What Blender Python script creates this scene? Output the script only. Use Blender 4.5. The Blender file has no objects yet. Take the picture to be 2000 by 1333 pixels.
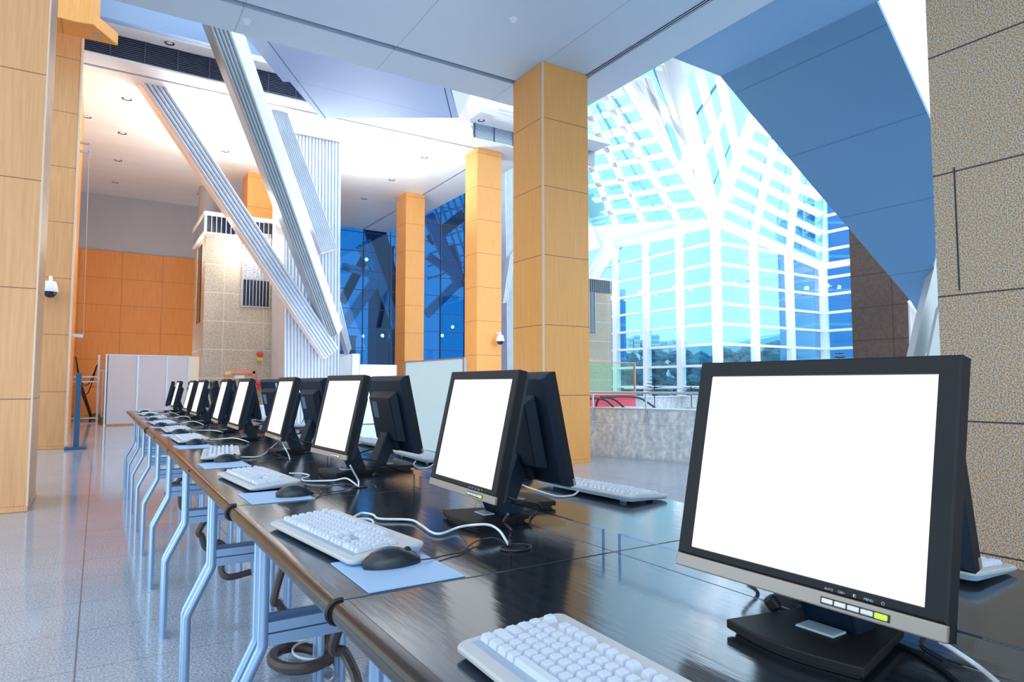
import bpy, math, random
import numpy as np
from mathutils import Vector, Matrix
random.seed(7)
SC = bpy.context.scene
COL = SC.collection
R = math.radians

# ------------------------------------------------------------------ camera
FPX = 1285.0; CX, CY, HY = 1000.0, 666.5, 750.0
EYE = 1.365
pitch = math.atan((HY-CY)/FPX)
yaw = math.atan((CX-191)/(FPX/math.cos(pitch)))          # clockwise from +Y
fw = np.array([math.sin(yaw)*math.cos(pitch), math.cos(yaw)*math.cos(pitch), math.sin(pitch)])
rt = np.array([math.cos(yaw), -math.sin(yaw), 0.0]); upv = np.cross(rt, fw)
O = np.array([0, 0, EYE])
cam = bpy.data.cameras.new('camera'); camo = bpy.data.objects.new('camera', cam); COL.objects.link(camo)
cam.sensor_width = 36.0; cam.lens = FPX/2000*36.0; cam.clip_start = 0.02; cam.clip_end = 3000
M = Matrix.Identity(4)
for i in range(3):
    M[i][0] = rt[i]; M[i][1] = upv[i]; M[i][2] = -fw[i]; M[i][3] = O[i]
camo.matrix_world = M
SC.camera = camo
# surveying: the place seen at photo pixel (x, y) on a known plane of the room
def ray(x, y): return fw*FPX + rt*(x-CX) - upv*(y-CY)
def onZ(x, y, v): r = ray(x, y); return O + r*(v-EYE)/r[2]
def onX(x, y, v): r = ray(x, y); return O + r*v/r[0]
def onY(x, y, v): r = ray(x, y); return O + r*v/r[1]
def atD(x, y, d): return O + ray(x, y)/FPX*d
def onP(x, y, p0, n): r = ray(x, y); return O + r*(np.dot(np.array(p0)-O, n)/np.dot(r, n))
def zat(x, y, P): r = ray(x, y); k = (P[0]*r[0]+P[1]*r[1])/(r[0]**2+r[1]**2); return EYE + k*r[2]

# ------------------------------------------------------------------ world and light
SC.view_settings.view_transform = 'Standard'; SC.view_settings.look = 'None'
SC.view_settings.gamma = 1.0; SC.view_settings.use_curve_mapping = False
SC.view_settings.exposure = 0.0
W = bpy.data.worlds.new('sky'); SC.world = W; W.use_nodes = True
nt = W.node_tree; nt.nodes.clear()
wo = nt.nodes.new('ShaderNodeOutputWorld'); bg = nt.nodes.new('ShaderNodeBackground')
tc = nt.nodes.new('ShaderNodeTexCoord'); sx = nt.nodes.new('ShaderNodeSeparateXYZ'); rp = nt.nodes.new('ShaderNodeValToRGB')
nt.links.new(tc.outputs['Generated'], sx.inputs[0]); nt.links.new(sx.outputs['Z'], rp.inputs[0])
rp.color_ramp.elements[0].position = 0.0; rp.color_ramp.elements[0].color = (.60, .88, 1.0, 1)
rp.color_ramp.elements[1].position = .5; rp.color_ramp.elements[1].color = (.88, .97, 1.0, 1)
nt.links.new(rp.outputs[0], bg.inputs['Color']); bg.inputs['Strength'].default_value = 1.7
nt.links.new(bg.outputs[0], wo.inputs[0])
def area(name, loc, target, sx_, sy_, power, col):
    l = bpy.data.lights.new(name, 'AREA'); l.shape = 'RECTANGLE'; l.size = sx_; l.size_y = sy_; l.energy = power; l.color = col
    o = bpy.data.objects.new(name, l); COL.objects.link(o); o.location = loc
    o.rotation_euler = (Vector(target)-Vector(loc)).to_track_quat('-Z', 'Y').to_euler()
    return o
def point(name, loc, power, col, r=.1):
    l = bpy.data.lights.new(name, 'POINT'); l.energy = power; l.color = col; l.shadow_soft_size = r
    o = bpy.data.objects.new(name, l); COL.objects.link(o); o.location = loc; return o
area('fill_behind_camera', (-3, -10, 3.5), (3, 8, 5.5), 14, 6, 380, (.82, .91, 1.0))  # added soft fill from behind the camera
area('fill_hall_left', (-3, 4, .4), (4, 10, 5.5), 3, 6, 190, (.72, .86, 1.0))  # added fill near the floor at left, no fixture stands there
area('fill_atrium_ribs', (27, 19, 1.0), (33, 27, 16), 5, 5, 2300, (.92, .97, 1.0)).data.spread = R(95)  # added fill that whitens the atrium roof ribs
area('atrium_daylight', (17, 4, 9), (4, 9, 1.5), 12, 10, 800, (.74, .87, 1.0))
area('fill_far_ceiling', (7.5, 17, .3), (7.0, 20, 9.7), 4, 3, 260, (.95, .96, 1.0))  # added fill at floor level, brightens the far ceiling
area('fill_back_hall', (1.6, 28.5, .3), (1.6, 29.5, 7), 1.6, 4, 130, (.95, .96, 1.0))  # added upward fill under the back of the far ceiling
area('tower_floodlight', (4.2, 22.6, 6.6), (4.2, 21.6, 9.7), 2.0, 1.0, 600, (1.0, .95, .85))
area('hall_floodlight', (8.2, 22.5, 6.8), (8.0, 22.0, 9.7), 1.5, 1.0, 330, (1.0, .97, .90))

# ------------------------------------------------------------------ materials
def mat(name, col, rough=.5, metal=0, spec=.5, emit=None, estr=0, noise=None, bump=0, nscale=50, coat=0, trans=None):
    m = bpy.data.materials.new(name); m.use_nodes = True; n = m.node_tree.nodes; l = m.node_tree.links
    b = n['Principled BSDF']
    b.inputs['Base Color'].default_value = (*col, 1); b.inputs['Roughness'].default_value = rough; b.inputs['Metallic'].default_value = metal
    b.inputs['Specular IOR Level'].default_value = spec; b.inputs['Coat Weight'].default_value = coat; b.inputs['Coat Roughness'].default_value = .04
    if emit: b.inputs['Emission Color'].default_value = (*emit, 1); b.inputs['Emission Strength'].default_value = estr
    t = n.new('ShaderNodeTexCoord'); nz = n.new('ShaderNodeTexNoise'); nz.inputs['Scale'].default_value = nscale; nz.inputs['Detail'].default_value = 3
    l.new(t.outputs['Object'], nz.inputs['Vector'])
    mx = n.new('ShaderNodeMix'); mx.data_type = 'RGBA'
    k = noise if noise is not None else .06
    mx.inputs['A'].default_value = (*[c*(1-k) for c in col], 1); mx.inputs['B'].default_value = (*[min(1, c*(1+k)) for c in col], 1)
    l.new(nz.outputs['Fac'], mx.inputs['Factor']); l.new(mx.outputs['Result'], b.inputs['Base Color'])
    if bump:
        bp = n.new('ShaderNodeBump'); bp.inputs['Strength'].default_value = bump; bp.inputs['Distance'].default_value = .002
        l.new(nz.outputs['Fac'], bp.inputs['Height']); l.new(bp.outputs['Normal'], b.inputs['Normal'])
    return m
def nodes(m): return m.node_tree.nodes, m.node_tree.links, m.node_tree.nodes['Principled BSDF']
def math_node(n, l, op, a, b=None):
    q = n.new('ShaderNodeMath'); q.operation = op
    for i, v in enumerate((a, b)):
        if v is None: continue
        if isinstance(v, (int, float)): q.inputs[i].default_value = v
        else: l.new(v, q.inputs[i])
    return q.outputs[0]
def lines(n, l, comp, spacing, offset, w):
    """mask 1 on joint lines every `spacing` along a coordinate"""
    a = math_node(n, l, 'SUBTRACT', comp, offset-w/2); a = math_node(n, l, 'DIVIDE', a, spacing)
    a = math_node(n, l, 'FRACT', a); a = math_node(n, l, 'ABSOLUTE', a)
    return math_node(n, l, 'LESS_THAN', a, w/spacing)
def panelled(name, c1, c2, scale=(1, 1, 1), nscale=6, rough=.45, joints=(), jcol=(.1, .05, .02), speck=None, spec=.5, bump=.0, coat=0):
    """material in world metres, with stretched noise grain and joint lines; joints = (axis, spacing, offset, width)"""
    m = bpy.data.materials.new(name); m.use_nodes = True; n, l, b = nodes(m)
    g = n.new('ShaderNodeNewGeometry'); sp = n.new('ShaderNodeSeparateXYZ'); l.new(g.outputs['Position'], sp.inputs[0])
    mp = n.new('ShaderNodeMapping'); mp.inputs['Scale'].default_value = scale; l.new(g.outputs['Position'], mp.inputs['Vector'])
    nz = n.new('ShaderNodeTexNoise'); nz.inputs['Scale'].default_value = nscale; nz.inputs['Detail'].default_value = 5; l.new(mp.outputs[0], nz.inputs['Vector'])
    rr = n.new('ShaderNodeValToRGB'); rr.color_ramp.elements[0].position = .3; rr.color_ramp.elements[1].position = .7
    rr.color_ramp.elements[0].color = (*c1, 1); rr.color_ramp.elements[1].color = (*c2, 1); l.new(nz.outputs['Fac'], rr.inputs[0])
    out = rr.outputs[0]
    if speck:
        v = n.new('ShaderNodeTexNoise'); v.inputs['Scale'].default_value = speck[0]; v.inputs['Detail'].default_value = 2; l.new(g.outputs['Position'], v.inputs['Vector'])
        r2 = n.new('ShaderNodeValToRGB'); r2.color_ramp.elements[0].position = .38; r2.color_ramp.elements[1].position = .62
        r2.color_ramp.elements[0].color = (*speck[1], 1); r2.color_ramp.elements[1].color = (*speck[2], 1); l.new(v.outputs['Fac'], r2.inputs[0])
        mx = n.new('ShaderNodeMix'); mx.data_type = 'RGBA'; mx.blend_type = 'MULTIPLY'; mx.inputs['Factor'].default_value = 1
        l.new(out, mx.inputs['A']); l.new(r2.outputs[0], mx.inputs['B']); out = mx.outputs['Result']
    mask = None
    for ax, s, off, w in joints:
        q = lines(n, l, sp.outputs[ax], s, off, w)
        mask = q if mask is None else math_node(n, l, 'MAXIMUM', mask, q)
    if mask is not None:
        mx = n.new('ShaderNodeMix'); mx.data_type = 'RGBA'; l.new(mask, mx.inputs['Factor']); l.new(out, mx.inputs['A']); mx.inputs['B'].default_value = (*jcol, 1); out = mx.outputs['Result']
    l.new(out, b.inputs['Base Color']); b.inputs['Roughness'].default_value = rough; b.inputs['Specular IOR Level'].default_value = spec
    b.inputs['Coat Weight'].default_value = coat; b.inputs['Coat Roughness'].default_value = .05
    if bump:
        bp = n.new('ShaderNodeBump'); bp.inputs['Strength'].default_value = bump; bp.inputs['Distance'].default_value = .004
        l.new(nz.outputs['Fac'], bp.inputs['Height']); l.new(bp.outputs['Normal'], b.inputs['Normal'])
    return m
def emitter(name, col, s):
    m = bpy.data.materials.new(name); m.use_nodes = True; n, l, b = nodes(m)
    b.inputs['Base Color'].default_value = (0.02, .02, .02, 1); b.inputs['Emission Color'].default_value = (*col, 1); b.inputs['Emission Strength'].default_value = s
    b.inputs['Roughness'].default_value = .3
    return m
def glass(name, tint, gloss=.06, rough=.0, gcol=(1, 1, 1)):
    m = bpy.data.materials.new(name); m.use_nodes = True; n, l = m.node_tree.nodes, m.node_tree.links; n.clear()
    o = n.new('ShaderNodeOutputMaterial'); t = n.new('ShaderNodeBsdfTransparent'); g = n.new('ShaderNodeBsdfGlossy'); mx = n.new('ShaderNodeMixShader')
    t.inputs[0].default_value = (*tint, 1); g.inputs[0].default_value = (*gcol, 1); g.inputs['Roughness'].default_value = rough
    lw = n.new('ShaderNodeLayerWeight'); lw.inputs['Blend'].default_value = .15
    a = math_node(n, l, 'MULTIPLY', lw.outputs['Fresnel'], .6); a = math_node(n, l, 'ADD', a, gloss)
    l.new(a, mx.inputs[0]); l.new(t.outputs[0], mx.inputs[1]); l.new(g.outputs[0], mx.inputs[2]); l.new(mx.outputs[0], o.inputs[0])
    return m

WOODJ = (.30, .13, .05)
MT = {}
MT['wood_pillar'] = panelled('pale_wood_veneer', (.70, .34, .145), (.80, .42, .195), (14, 14, .6), 3, .42, [(2, 1.2, 0.0, .012)], WOODJ)
MT['wood_column'] = panelled('wood_veneer_column', (.88, .38, .10), (.96, .45, .13), (14, 14, .6), 3, .40, [(2, 1.2, 1.165, .012)], WOODJ)
MT['wood_orange'] = panelled('orange_wood_veneer', (.76, .27, .05), (.86, .33, .075), (10, 10, .6), 2, .40, [(2, 1.2, 0.03, .02), (0, 1.6, .75, .02)], (.45, .15, .04))
MT['wood_trim'] = mat('wood_trim', (.80, .62, .50), .4, noise=.05, nscale=8)
MT['floor'] = panelled('speckled_granite_floor', (.40, .48, .62), (.47, .55, .69), (1, 1, 1), .8, .09,
                       [(0, 1.08, -.045, .008), (1, .58, 5.58, .004)], (.16, .17, .20), speck=(90, (.58, .61, .64), (1.12, 1.1, 1.08)), spec=.75)
MT['ceiling'] = panelled('ceiling_panel_paint', (.56, .70, .84), (.60, .74, .87), (1, 1, 1), .4, .38, [(0, 2.37, 1.645, .012)], (.30, .40, .50), spec=.5)
MT['ceiling2'] = panelled('white_ceiling_panel', (.80, .81, .82), (.84, .85, .86), (1, 1, 1), .4, .45, [(1, .9, .2, .03)], (.95, .95, .95))
MT['dark_slot'] = mat('dark_slot', (.06, .07, .13), .5, noise=.2)
MT['wall_grey'] = mat('grey_plaster', (.50, .53, .58), .7, noise=.03, nscale=1)
MT['white'] = mat('white_paint', (.82, .84, .88), .45, noise=.02)
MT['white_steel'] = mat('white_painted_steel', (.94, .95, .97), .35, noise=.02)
MT['plaster_shade'] = mat('shaded_white_plaster', (.30, .46, .78), .5, noise=.04, nscale=.5)  # bluish shade on white plaster is put into this colour
MT['blue_plate'] = panelled('blue_painted_panel', (.13, .32, .56), (.15, .35, .60), (1, 1, 1), .3, .45, [(2, 1.1, .3, .018)], (.09, .24, .44))
MT['blue_plate2'] = panelled('slate_blue_panel', (.30, .42, .68), (.33, .45, .70), (1, 1, 1), .3, .6, [(1, 2.0, .6, .02)], (.2, .3, .5))
MT['blue_light'] = mat('light_blue_painted_panel', (.23, .46, .72), .45, noise=.03, nscale=.5)
MT['granite'] = panelled('brown_flecked_granite', (.52, .34, .20), (.44, .37, .31), (1, 1, 1), 38, .38, [(2, .9, 1.10, .012)], (.04, .015, .025),
                         speck=(110, (.40, .40, .44), (1.35, 1.32, 1.28)))
MT['tower_stone'] = panelled('tower_granite', (.42, .38, .32), (.52, .47, .40), (1, 1, 1), 1.0, .5, [(2, 1.02, .55, .03), (0, 1.38, 3.75, .02)], (.62, .60, .56), speck=(16, (.82, .82, .82), (1.1, 1.1, 1.1)))
MT['brown_stone'] = panelled('brown_stone_cladding', (.085, .060, .058), (.12, .075, .06), (1, 1, 1), .5, .45, [(2, 1.35, .45, .05), (1, 3.4, .4, .05)], (.05, .035, .035), speck=(7, (.85, .85, .85), (1.1, 1.1, 1.1)))
MT['marble'] = panelled('grey_veined_marble', (.55, .63, .70), (.86, .90, .94), (5, 5, 1.6), 2.2, .25, [(2, .60, .62, .006)], (.40, .44, .48), speck=(14, (.80, .83, .88), (1.1, 1.1, 1.1)))
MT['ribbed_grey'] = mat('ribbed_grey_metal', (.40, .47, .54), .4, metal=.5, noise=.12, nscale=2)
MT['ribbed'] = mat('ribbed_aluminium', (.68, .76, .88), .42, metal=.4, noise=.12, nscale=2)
MT['alu'] = mat('aluminium', (.55, .62, .74), .28, metal=.85, noise=.05)
MT['leg'] = mat('silver_powder_coat', (.29, .43, .66), .28, metal=.55, noise=.03)
MT['table'] = panelled('black_stained_wood', (.010, .012, .018), (.022, .026, .034), (14, 1.5, 1), 6, .135, spec=.8, bump=.08, coat=0)
nodes(MT['table'])[2].inputs['IOR'].default_value = 2.0; nodes(MT['table'])[2].inputs['Specular Tint'].default_value = (.74, .86, 1.0, 1)
MT['table_edge'] = mat('dark_edge_band', (.022, .014, .013), .18, spec=.5, noise=.15)
MT['rubber'] = mat('black_rubber', (.01, .012, .02), .45)
MT['mon'] = mat('charcoal_plastic', (.012, .013, .018), .5, spec=.25, noise=.12, nscale=30)
MT['mon_back'] = mat('navy_black_plastic', (.004, .015, .038), .45, spec=.3, noise=.15, nscale=30)
MT['silver_strip'] = mat('warm_silver_plastic', (.34, .29, .27), .35, metal=.35, noise=.04)
MT['screen'] = emitter('lit_white_screen', (1, 1, 1), 1.25)
MT['btn'] = mat('silver_button', (.62, .58, .60), .25, metal=.6)
MT['led'] = emitter('green_power_light', (.55, .85, .05), 1.2)
MT['red_led'] = emitter('red_mouse_light', (1, .05, .03), 2.0)
MT['sticker'] = mat('pale_sticker', (.42, .55, .70), .5)
MT['sticker_dim'] = mat('grey_print_label', (.10, .16, .24), .5, noise=.5, nscale=90)
MT['vga'] = mat('blue_plug', (.02, .05, .35), .4)
MT['key'] = mat('white_key_plastic', (.60, .67, .80), .4, noise=.02)
MT['kb'] = mat('cream_keyboard_plastic', (.50, .53, .58), .35, noise=.03)
MT['well'] = mat('key_gap_shade_tone', (.34, .42, .56), .6)  # darker tone that imitates shade between the keys
MT['kbside'] = mat('blue_white_plastic', (.42, .58, .80), .35, noise=.03)
MT['mouse'] = mat('black_mouse_plastic', (.014, .022, .034), .28, noise=.1)
MT['pad'] = mat('light_blue_mouse_pad', (.36, .55, .85), .55, noise=.03, nscale=20)
MT['cable_white'] = mat('white_cable', (.72, .78, .88), .3)
MT['cable_black'] = mat('black_cable', (.02, .022, .03), .35)
MT['conduit'] = mat('brown_corrugated_conduit', (.055, .04, .045), .45)
MT['acrylic'] = glass('clear_acrylic', (.95, .97, 1.0), .015)
MT['edge_acrylic'] = glass('acrylic_edge', (.55, .68, .85), .02)
MT['sky_glass'] = glass('blue_tinted_glazing', (.66, .93, 1.0), .02)
MT['view_glass'] = glass('lower_blue_glazing', (.63, .90, 1.0), .02)
MT['deep_glass'] = glass('deep_blue_glass', (.07, .34, .62), .05, .02, (.5, .7, .9))
MT['blue_tower_glass'] = panelled('blue_curtain_wall', (.05, .22, .62), (.08, .30, .75), (1, 1, 1), .1, .2, [(2, 3.2, .5, .25)], (.18, .42, .80))
MT['window_dark'] = mat('dark_window_glass', (.008, .012, .03), .1, spec=.7)
MT['board'] = mat('pale_cyan_board', (.78, .97, 1.0), .35, noise=.01, nscale=3)
MT['partition'] = mat('grey_white_partition_panel', (.60, .62, .72), .45, noise=.03, nscale=2)
MT['post_blue'] = mat('dark_blue_metal', (.03, .10, .22), .4, metal=.3)
MT['thin_bar'] = mat('blue_grey_seal', (.18, .38, .60), .5)
MT['red'] = mat('red_panel', (.75, .06, .10), .45)
MT['pink'] = mat('pink_painted_frame', (.85, .30, .25), .45)
MT['yellow'] = mat('yellow_sign', (.85, .65, .05), .5)
MT['gold'] = mat('crumpled_gold_foil', (.70, .42, .12), .35, metal=.3, noise=.3, nscale=12)
MT['dark_red'] = mat('dark_red_paint', (.10, .015, .02), .4)
MT['green_glass'] = glass('iridescent_sign_glass', (.80, .98, .88), .04, .6)
MT['leaf'] = mat('green_leaves', (.03, .13, .10), .6, noise=.4, nscale=8)
MT['foliage'] = mat('haze_tinted_foliage', (.07, .20, .30), .9, noise=.55, nscale=1.1)  # bluish aerial haze is mixed into the leaf colour
MT['trunk'] = mat('tree_bark', (.10, .07, .05), .9)
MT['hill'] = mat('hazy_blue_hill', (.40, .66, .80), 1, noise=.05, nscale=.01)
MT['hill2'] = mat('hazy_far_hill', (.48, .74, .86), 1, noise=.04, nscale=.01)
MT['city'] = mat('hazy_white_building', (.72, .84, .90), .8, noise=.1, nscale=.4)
MT['ground'] = mat('grass_ground', (.05, .14, .12), .9, noise=.3, nscale=.4)
MT['lamp'] = emitter('lit_lamp', (1, .96, .9), 14)
MT['concrete'] = mat('pale_concrete', (.48, .53, .56), .6, noise=.08, nscale=2)
MT['cream'] = mat('cream_plaster', (.80, .74, .62), .6, noise=.03)
MT['print'] = mat('pale_printed_text', (.45, .5, .6), .5)

# ------------------------------------------------------------------ mesh helpers
class MB:
    def __init__(s): s.v = []; s.f = []
    def add(s, vs, fs):
        k = len(s.v); s.v += [tuple(map(float, q)) for q in vs]; s.f += [tuple(i+k for i in f) for f in fs]; return s
    def box(s, x0, x1, y0, y1, z0, z1):
        return s.hexa([(x0, y0, z0), (x1, y0, z0), (x1, y1, z0), (x0, y1, z0), (x0, y0, z1), (x1, y0, z1), (x1, y1, z1), (x0, y1, z1)])
    def hexa(s, p):
        return s.add(p, [(0, 3, 2, 1), (4, 5, 6, 7), (0, 1, 5, 4), (1, 2, 6, 5), (2, 3, 7, 6), (3, 0, 4, 7)])
    def prism(s, poly, vec):
        n = len(poly); v = np.array(vec); a = [np.array(q) for q in poly]
        return s.add(a+[q+v for q in a], [tuple(range(n))[::-1], tuple(range(n, 2*n))]+[(i, (i+1) % n, n+(i+1) % n, n+i) for i in range(n)])
    def bar(s, a, b, w, d, up=(0, 0, 1)):
        """box section bar from a to b: w across, d along the side vector"""
        a = Vector(a); b = Vector(b); t = (b-a).normalized(); u = Vector(up); u = (u-t*u.dot(t))
        if u.length < 1e-4: u = Vector((0, 1, 0))-t*t.y
        u.normalize(); r = t.cross(u)
        p = []
        for q in (a, b):
            for sx_, sy_ in ((-1, -1), (1, -1), (1, 1), (-1, 1)): p.append(q+r*sx_*w/2+u*sy_*d/2)
        return s.hexa(p)
    def tube(s, pts, r, n=8, cap=True, radii=None):
        pts = [Vector(p) for p in pts]; m = len(pts); rings = []
        t0 = (pts[1]-pts[0]).normalized(); u = Vector((0, 0, 1)) if abs(t0.z) < .9 else Vector((1, 0, 0))
        for i, p in enumerate(pts):
            t = ((pts[min(i+1, m-1)]-pts[i]).normalized()+(pts[i]-pts[max(i-1, 0)]).normalized())
            t = t.normalized() if t.length > 1e-6 else t0
            u = (u-t*u.dot(t)).normalized(); w = t.cross(u); rr = radii[i] if radii else r
            rings.append([p+(u*math.cos(2*math.pi*k/n)+w*math.sin(2*math.pi*k/n))*rr for k in range(n)])
        vs = [q for g in rings for q in g]; fs = []
        for i in range(m-1):
            for k in range(n): fs.append((i*n+k, i*n+(k+1) % n, (i+1)*n+(k+1) % n, (i+1)*n+k))
        if cap: fs += [tuple(range(n))[::-1], tuple(range((m-1)*n, m*n))]
        return s.add(vs, fs)
    def lathe(s, prof, c=(0, 0, 0), n=20, cap=True):
        vs = [(c[0]+r*math.cos(2*math.pi*k/n), c[1]+r*math.sin(2*math.pi*k/n), c[2]+z) for r, z in prof for k in range(n)]; fs = []
        for i in range(len(prof)-1):
            for k in range(n): fs.append((i*n+k, i*n+(k+1) % n, (i+1)*n+(k+1) % n, (i+1)*n+k))
        if cap: fs += [tuple(range(n))[::-1], tuple(range((len(prof)-1)*n, len(prof)*n))]
        return s.add(vs, fs)
    def frame(s, x0, x1, y0, y1, b, z0, z1):
        """rect ring in a plane: used in a local (a, b) frame; returns via mapping function"""
        return s
    def mapv(s, fn): s.v = [tuple(fn(Vector(q))) for q in s.v]; return s
    def build(s, name, m, parent=None, world=False, smooth=False, bevel=0):
        me = bpy.data.meshes.new(name); off = Vector((0, 0, 0))
        if parent is not None and world: off = parent.location.copy() if parent.type == 'EMPTY' else Vector((0, 0, 0))
        me.from_pydata([Vector(q)-off for q in s.v], [], s.f); me.materials.append(m)
        if smooth:
            for p in me.polygons: p.use_smooth = True
            try: me.set_sharp_from_angle(angle=R(40))
            except Exception: pass
        o = bpy.data.objects.new(name, me); COL.objects.link(o)
        if parent is not None: o.parent = parent
        if bevel:
            b = o.modifiers.new('bevel', 'BEVEL'); b.width = bevel; b.segments = 2; b.limit_method = 'ANGLE'; b.angle_limit = R(35)
        return o
def sm(pts, k=6):
    """Catmull-Rom through points"""
    P = [Vector(p) for p in pts]; P = [P[0]*2-P[1]]+P+[P[-1]*2-P[-2]]; out = []
    for i in range(1, len(P)-2):
        for j in range(k):
            t = j/k; a, b, c, d = P[i-1:i+3]
            out.append(.5*((2*b)+(c-a)*t+(2*a-5*b+4*c-d)*t*t+(3*b-a-3*c+d)*t**3))
    return out+[P[-2]]
def thing(name, label, cat, loc=(0, 0, 0), rz=0, group=None):
    o = bpy.data.objects.new(name, None); COL.objects.link(o); o.empty_display_size = .1
    o.location = Vector([float(c) for c in loc]); o.rotation_euler = (0, 0, rz)
    o['label'] = label; o['category'] = cat
    if group: o['group'] = group
    return o
def tag(o, label, cat, group=None, kind=None):
    o['label'] = label; o['category'] = cat
    if group: o['group'] = group
    if kind: o['kind'] = kind
    return o
def struct(name, mb, m, label, cat, parent=None, **k):
    o = mb.build(name, m, parent, **k)
    if parent is None: o['kind'] = 'structure'; o['label'] = label; o['category'] = cat
    return o
def sthing(name, label, cat, loc=(0, 0, 0)):
    o = thing(name, label, cat, loc); o['kind'] = 'structure'; return o
def copy_tree(o, parent=None):
    c = o.copy(); COL.objects.link(c)
    if parent is not None: c.parent = parent
    for ch in list(o.children): copy_tree(ch, c)
    return c

PLACES = ['leftmost', 'second from the left', 'third from the left', 'fourth from the left', 'fifth from the left', 'sixth from the left', 'seventh from the left', 'eighth from the left', 'ninth from the left', 'tenth from the left', 'eleventh from the left', 'twelfth from the left']
def place(xs_, x): k = sorted(xs_).index(x); return 'rightmost' if k == len(xs_)-1 else PLACES[k]
# ------------------------------------------------------------------ room shell
Z1 = 6.956; Z2 = 9.75
struct('floor', MB().box(-8, 31.5, -14, 80, -.3, 0).box(31.5, 44, -14, 27.0, -.3, 0), MT['floor'], 'polished speckled blue grey granite floor of the hall', 'floor')
# near ceiling slab with slots
XE, YE = 8.17, 10.94
cz = sthing('ceiling', 'near pale blue panelled ceiling slab carried by the big wood column', 'ceiling', (4, 5, Z1))
for r_ in [(-.5, 7.28, -14, 9.98), (7.42, XE, -14, YE), (-.5, 7.42, 10.12, YE)]:
    MB().box(r_[0], r_[1], r_[2], r_[3], Z1, Z1+.45).build('ceiling_panel', MT['ceiling'], cz, True)
MB().box(7.28, 7.42, -14, 10.12, Z1+.07, Z1+.40).build('air_slot', MT['dark_slot'], cz, True)
MB().box(-.5, 7.28, 9.98, 10.12, Z1+.07, Z1+.40).build('air_slot', MT['dark_slot'], cz, True)
for k in range(3):
    MB().box(7.30+.045*k, 7.315+.045*k, -2, 9.98, Z1+.01, Z1+.05).build('slot_blade', MT['alu'], cz, True)
# far slab
cf = sthing('ceiling', 'far white boarded ceiling above the granite tower, washed by floodlights', 'ceiling', (5, 25, Z2))
def slab(poly, z0, z1): return MB().prism([(x, y, z0) for x, y in poly], (0, 0, z1-z0))
slab([(-1.6, 20.2), (11.9, 20.2), (11.9, 34.2), (-1.6, 34.2)], Z2, Z2+.3).build('ceiling_boards', MT['ceiling2'], cf, True)
slab([(-1.6, 19.4), (5.6, 19.5), (5.9, 16.8), (8.6, 16.8), (9.0, 16.9), (10.62, 19.36), (13.4, 19.4), (13.4, 20.08), (-1.6, 20.08)], Z2, Z2+.05).build('ceiling_border', MT['white'], cf, True)
slab([(12.02, 20.08), (13.4, 20.08), (13.4, 34.2), (12.02, 34.2)], Z2, Z2+.05).build('ceiling_border', MT['white'], cf, True)
MB().box(-1.6, 12.02, 20.08, 20.2, Z2+.08, Z2+.3).build('air_slot', MT['dark_slot'], cf, True)
MB().box(11.9, 12.02, 20.2, 34.2, Z2+.08, Z2+.3).build('air_slot', MT['dark_slot'], cf, True)
DL = [((248, 193), 'nearest of the left line, just below the slanting beam top'), ((239, 260), 'second of the left line'), ((231, 313), 'third of the left line'), ((225, 356), 'farthest of the left line'), ((440, 295), 'between the slanting beams'), ((390, 379), 'above the left part of the granite tower'), ((170, 228), 'close beside the left wood fin'), ((829, 307), 'nearest of three by the wood columns'), ((765, 351), 'middle of three by the wood columns'), ((711, 388), 'farthest of three by the wood columns')]
for q, dlb in DL:
    P = onZ(*q, Z2)
    d = thing('downlight', 'small recessed downlight, '+dlb, 'downlight', P, group='recessed downlights of the far white ceiling')
    MB().lathe([(.13, -.012), (.13, .0), (.09, .0), (.09, .05)], cap=False).build('trim_ring', MT['alu'], d)
    MB().lathe([(.088, .002), (.088, .03)]).build('lens', MT['dark_slot'], d)
# louvre faces of the light well
for nm, x0, x1, y0 in (('left', -1.6, 5.6, 19.44), ('right', 10.66, 16, 19.42)):
    g = thing('louvre_band', 'dark horizontal louvre band above the far white ceiling edge, left opening' if nm == 'left' else 'pale louvre panel in the small roof opening left of the big wood column', 'louvre', (x0, y0, Z2+.3))
    mb = MB()
    for k in range(12): mb.box(x0, x1, y0-.02, y0+.05, Z2+.06+k*.05, Z2+.085+k*.05)
    mb.build('slat', MT['dark_slot' if nm == 'left' else 'alu'], g, True)
    MB().box(x0, x1, y0+.06, y0+.12, Z2+.02, 10.39).build('backing', MT['post_blue' if nm == 'left' else 'white'], g, True)
    for x in np.arange(x0+.0, x1, .78): MB().box(x, x+.03, y0-.04, y0+.05, Z2+.05, 10.38).build('upright', MT['dark_slot'] if nm == 'left' else MT['post_blue'], g, True)
struct('trim_1', MB().box(-1.6, 5.8, 18.83, 19.5, 10.39, 10.55), MT['white'], 'white soffit strip above the dark louvre band', 'soffit')
struct('trim_2', MB().box(10.4, 16, 18.5, 19.5, 10.33, 10.5), MT['white'], 'white soffit in the small roof opening', 'soffit')
struct('wall_skylight', MB().box(-1.6, 9.3, 18.60, 18.82, 10.39, 14.5), MT['plaster_shade'], 'shade-tinted white plaster upstand wall of the roof opening above the louvre band', 'wall')
struct('trim_3', MB().box(10.3, 11.1, 17.2, 17.5, 10.3, 11.0).box(11.0, 14, 18.2, 18.45, 10.5, 12), MT['white_steel'], 'white edge of the small roof opening', 'trim')
P = onZ(331, 84, 10.39); d = thing('downlight', 'round downlight in the white soffit strip above the louvre band', 'downlight', P)
MB().lathe([(.12, -.012), (.12, .0), (.08, .0), (.08, .05)], cap=False).build('trim_ring', MT['alu'], d); MB().lathe([(.078, .002), (.078, .03)]).build('lens', MT['white'], d)
P = onZ(940, 235, 10.33); d = thing('downlight', 'round dark downlight in the small roof opening beside the big wood column', 'downlight', P)
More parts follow.
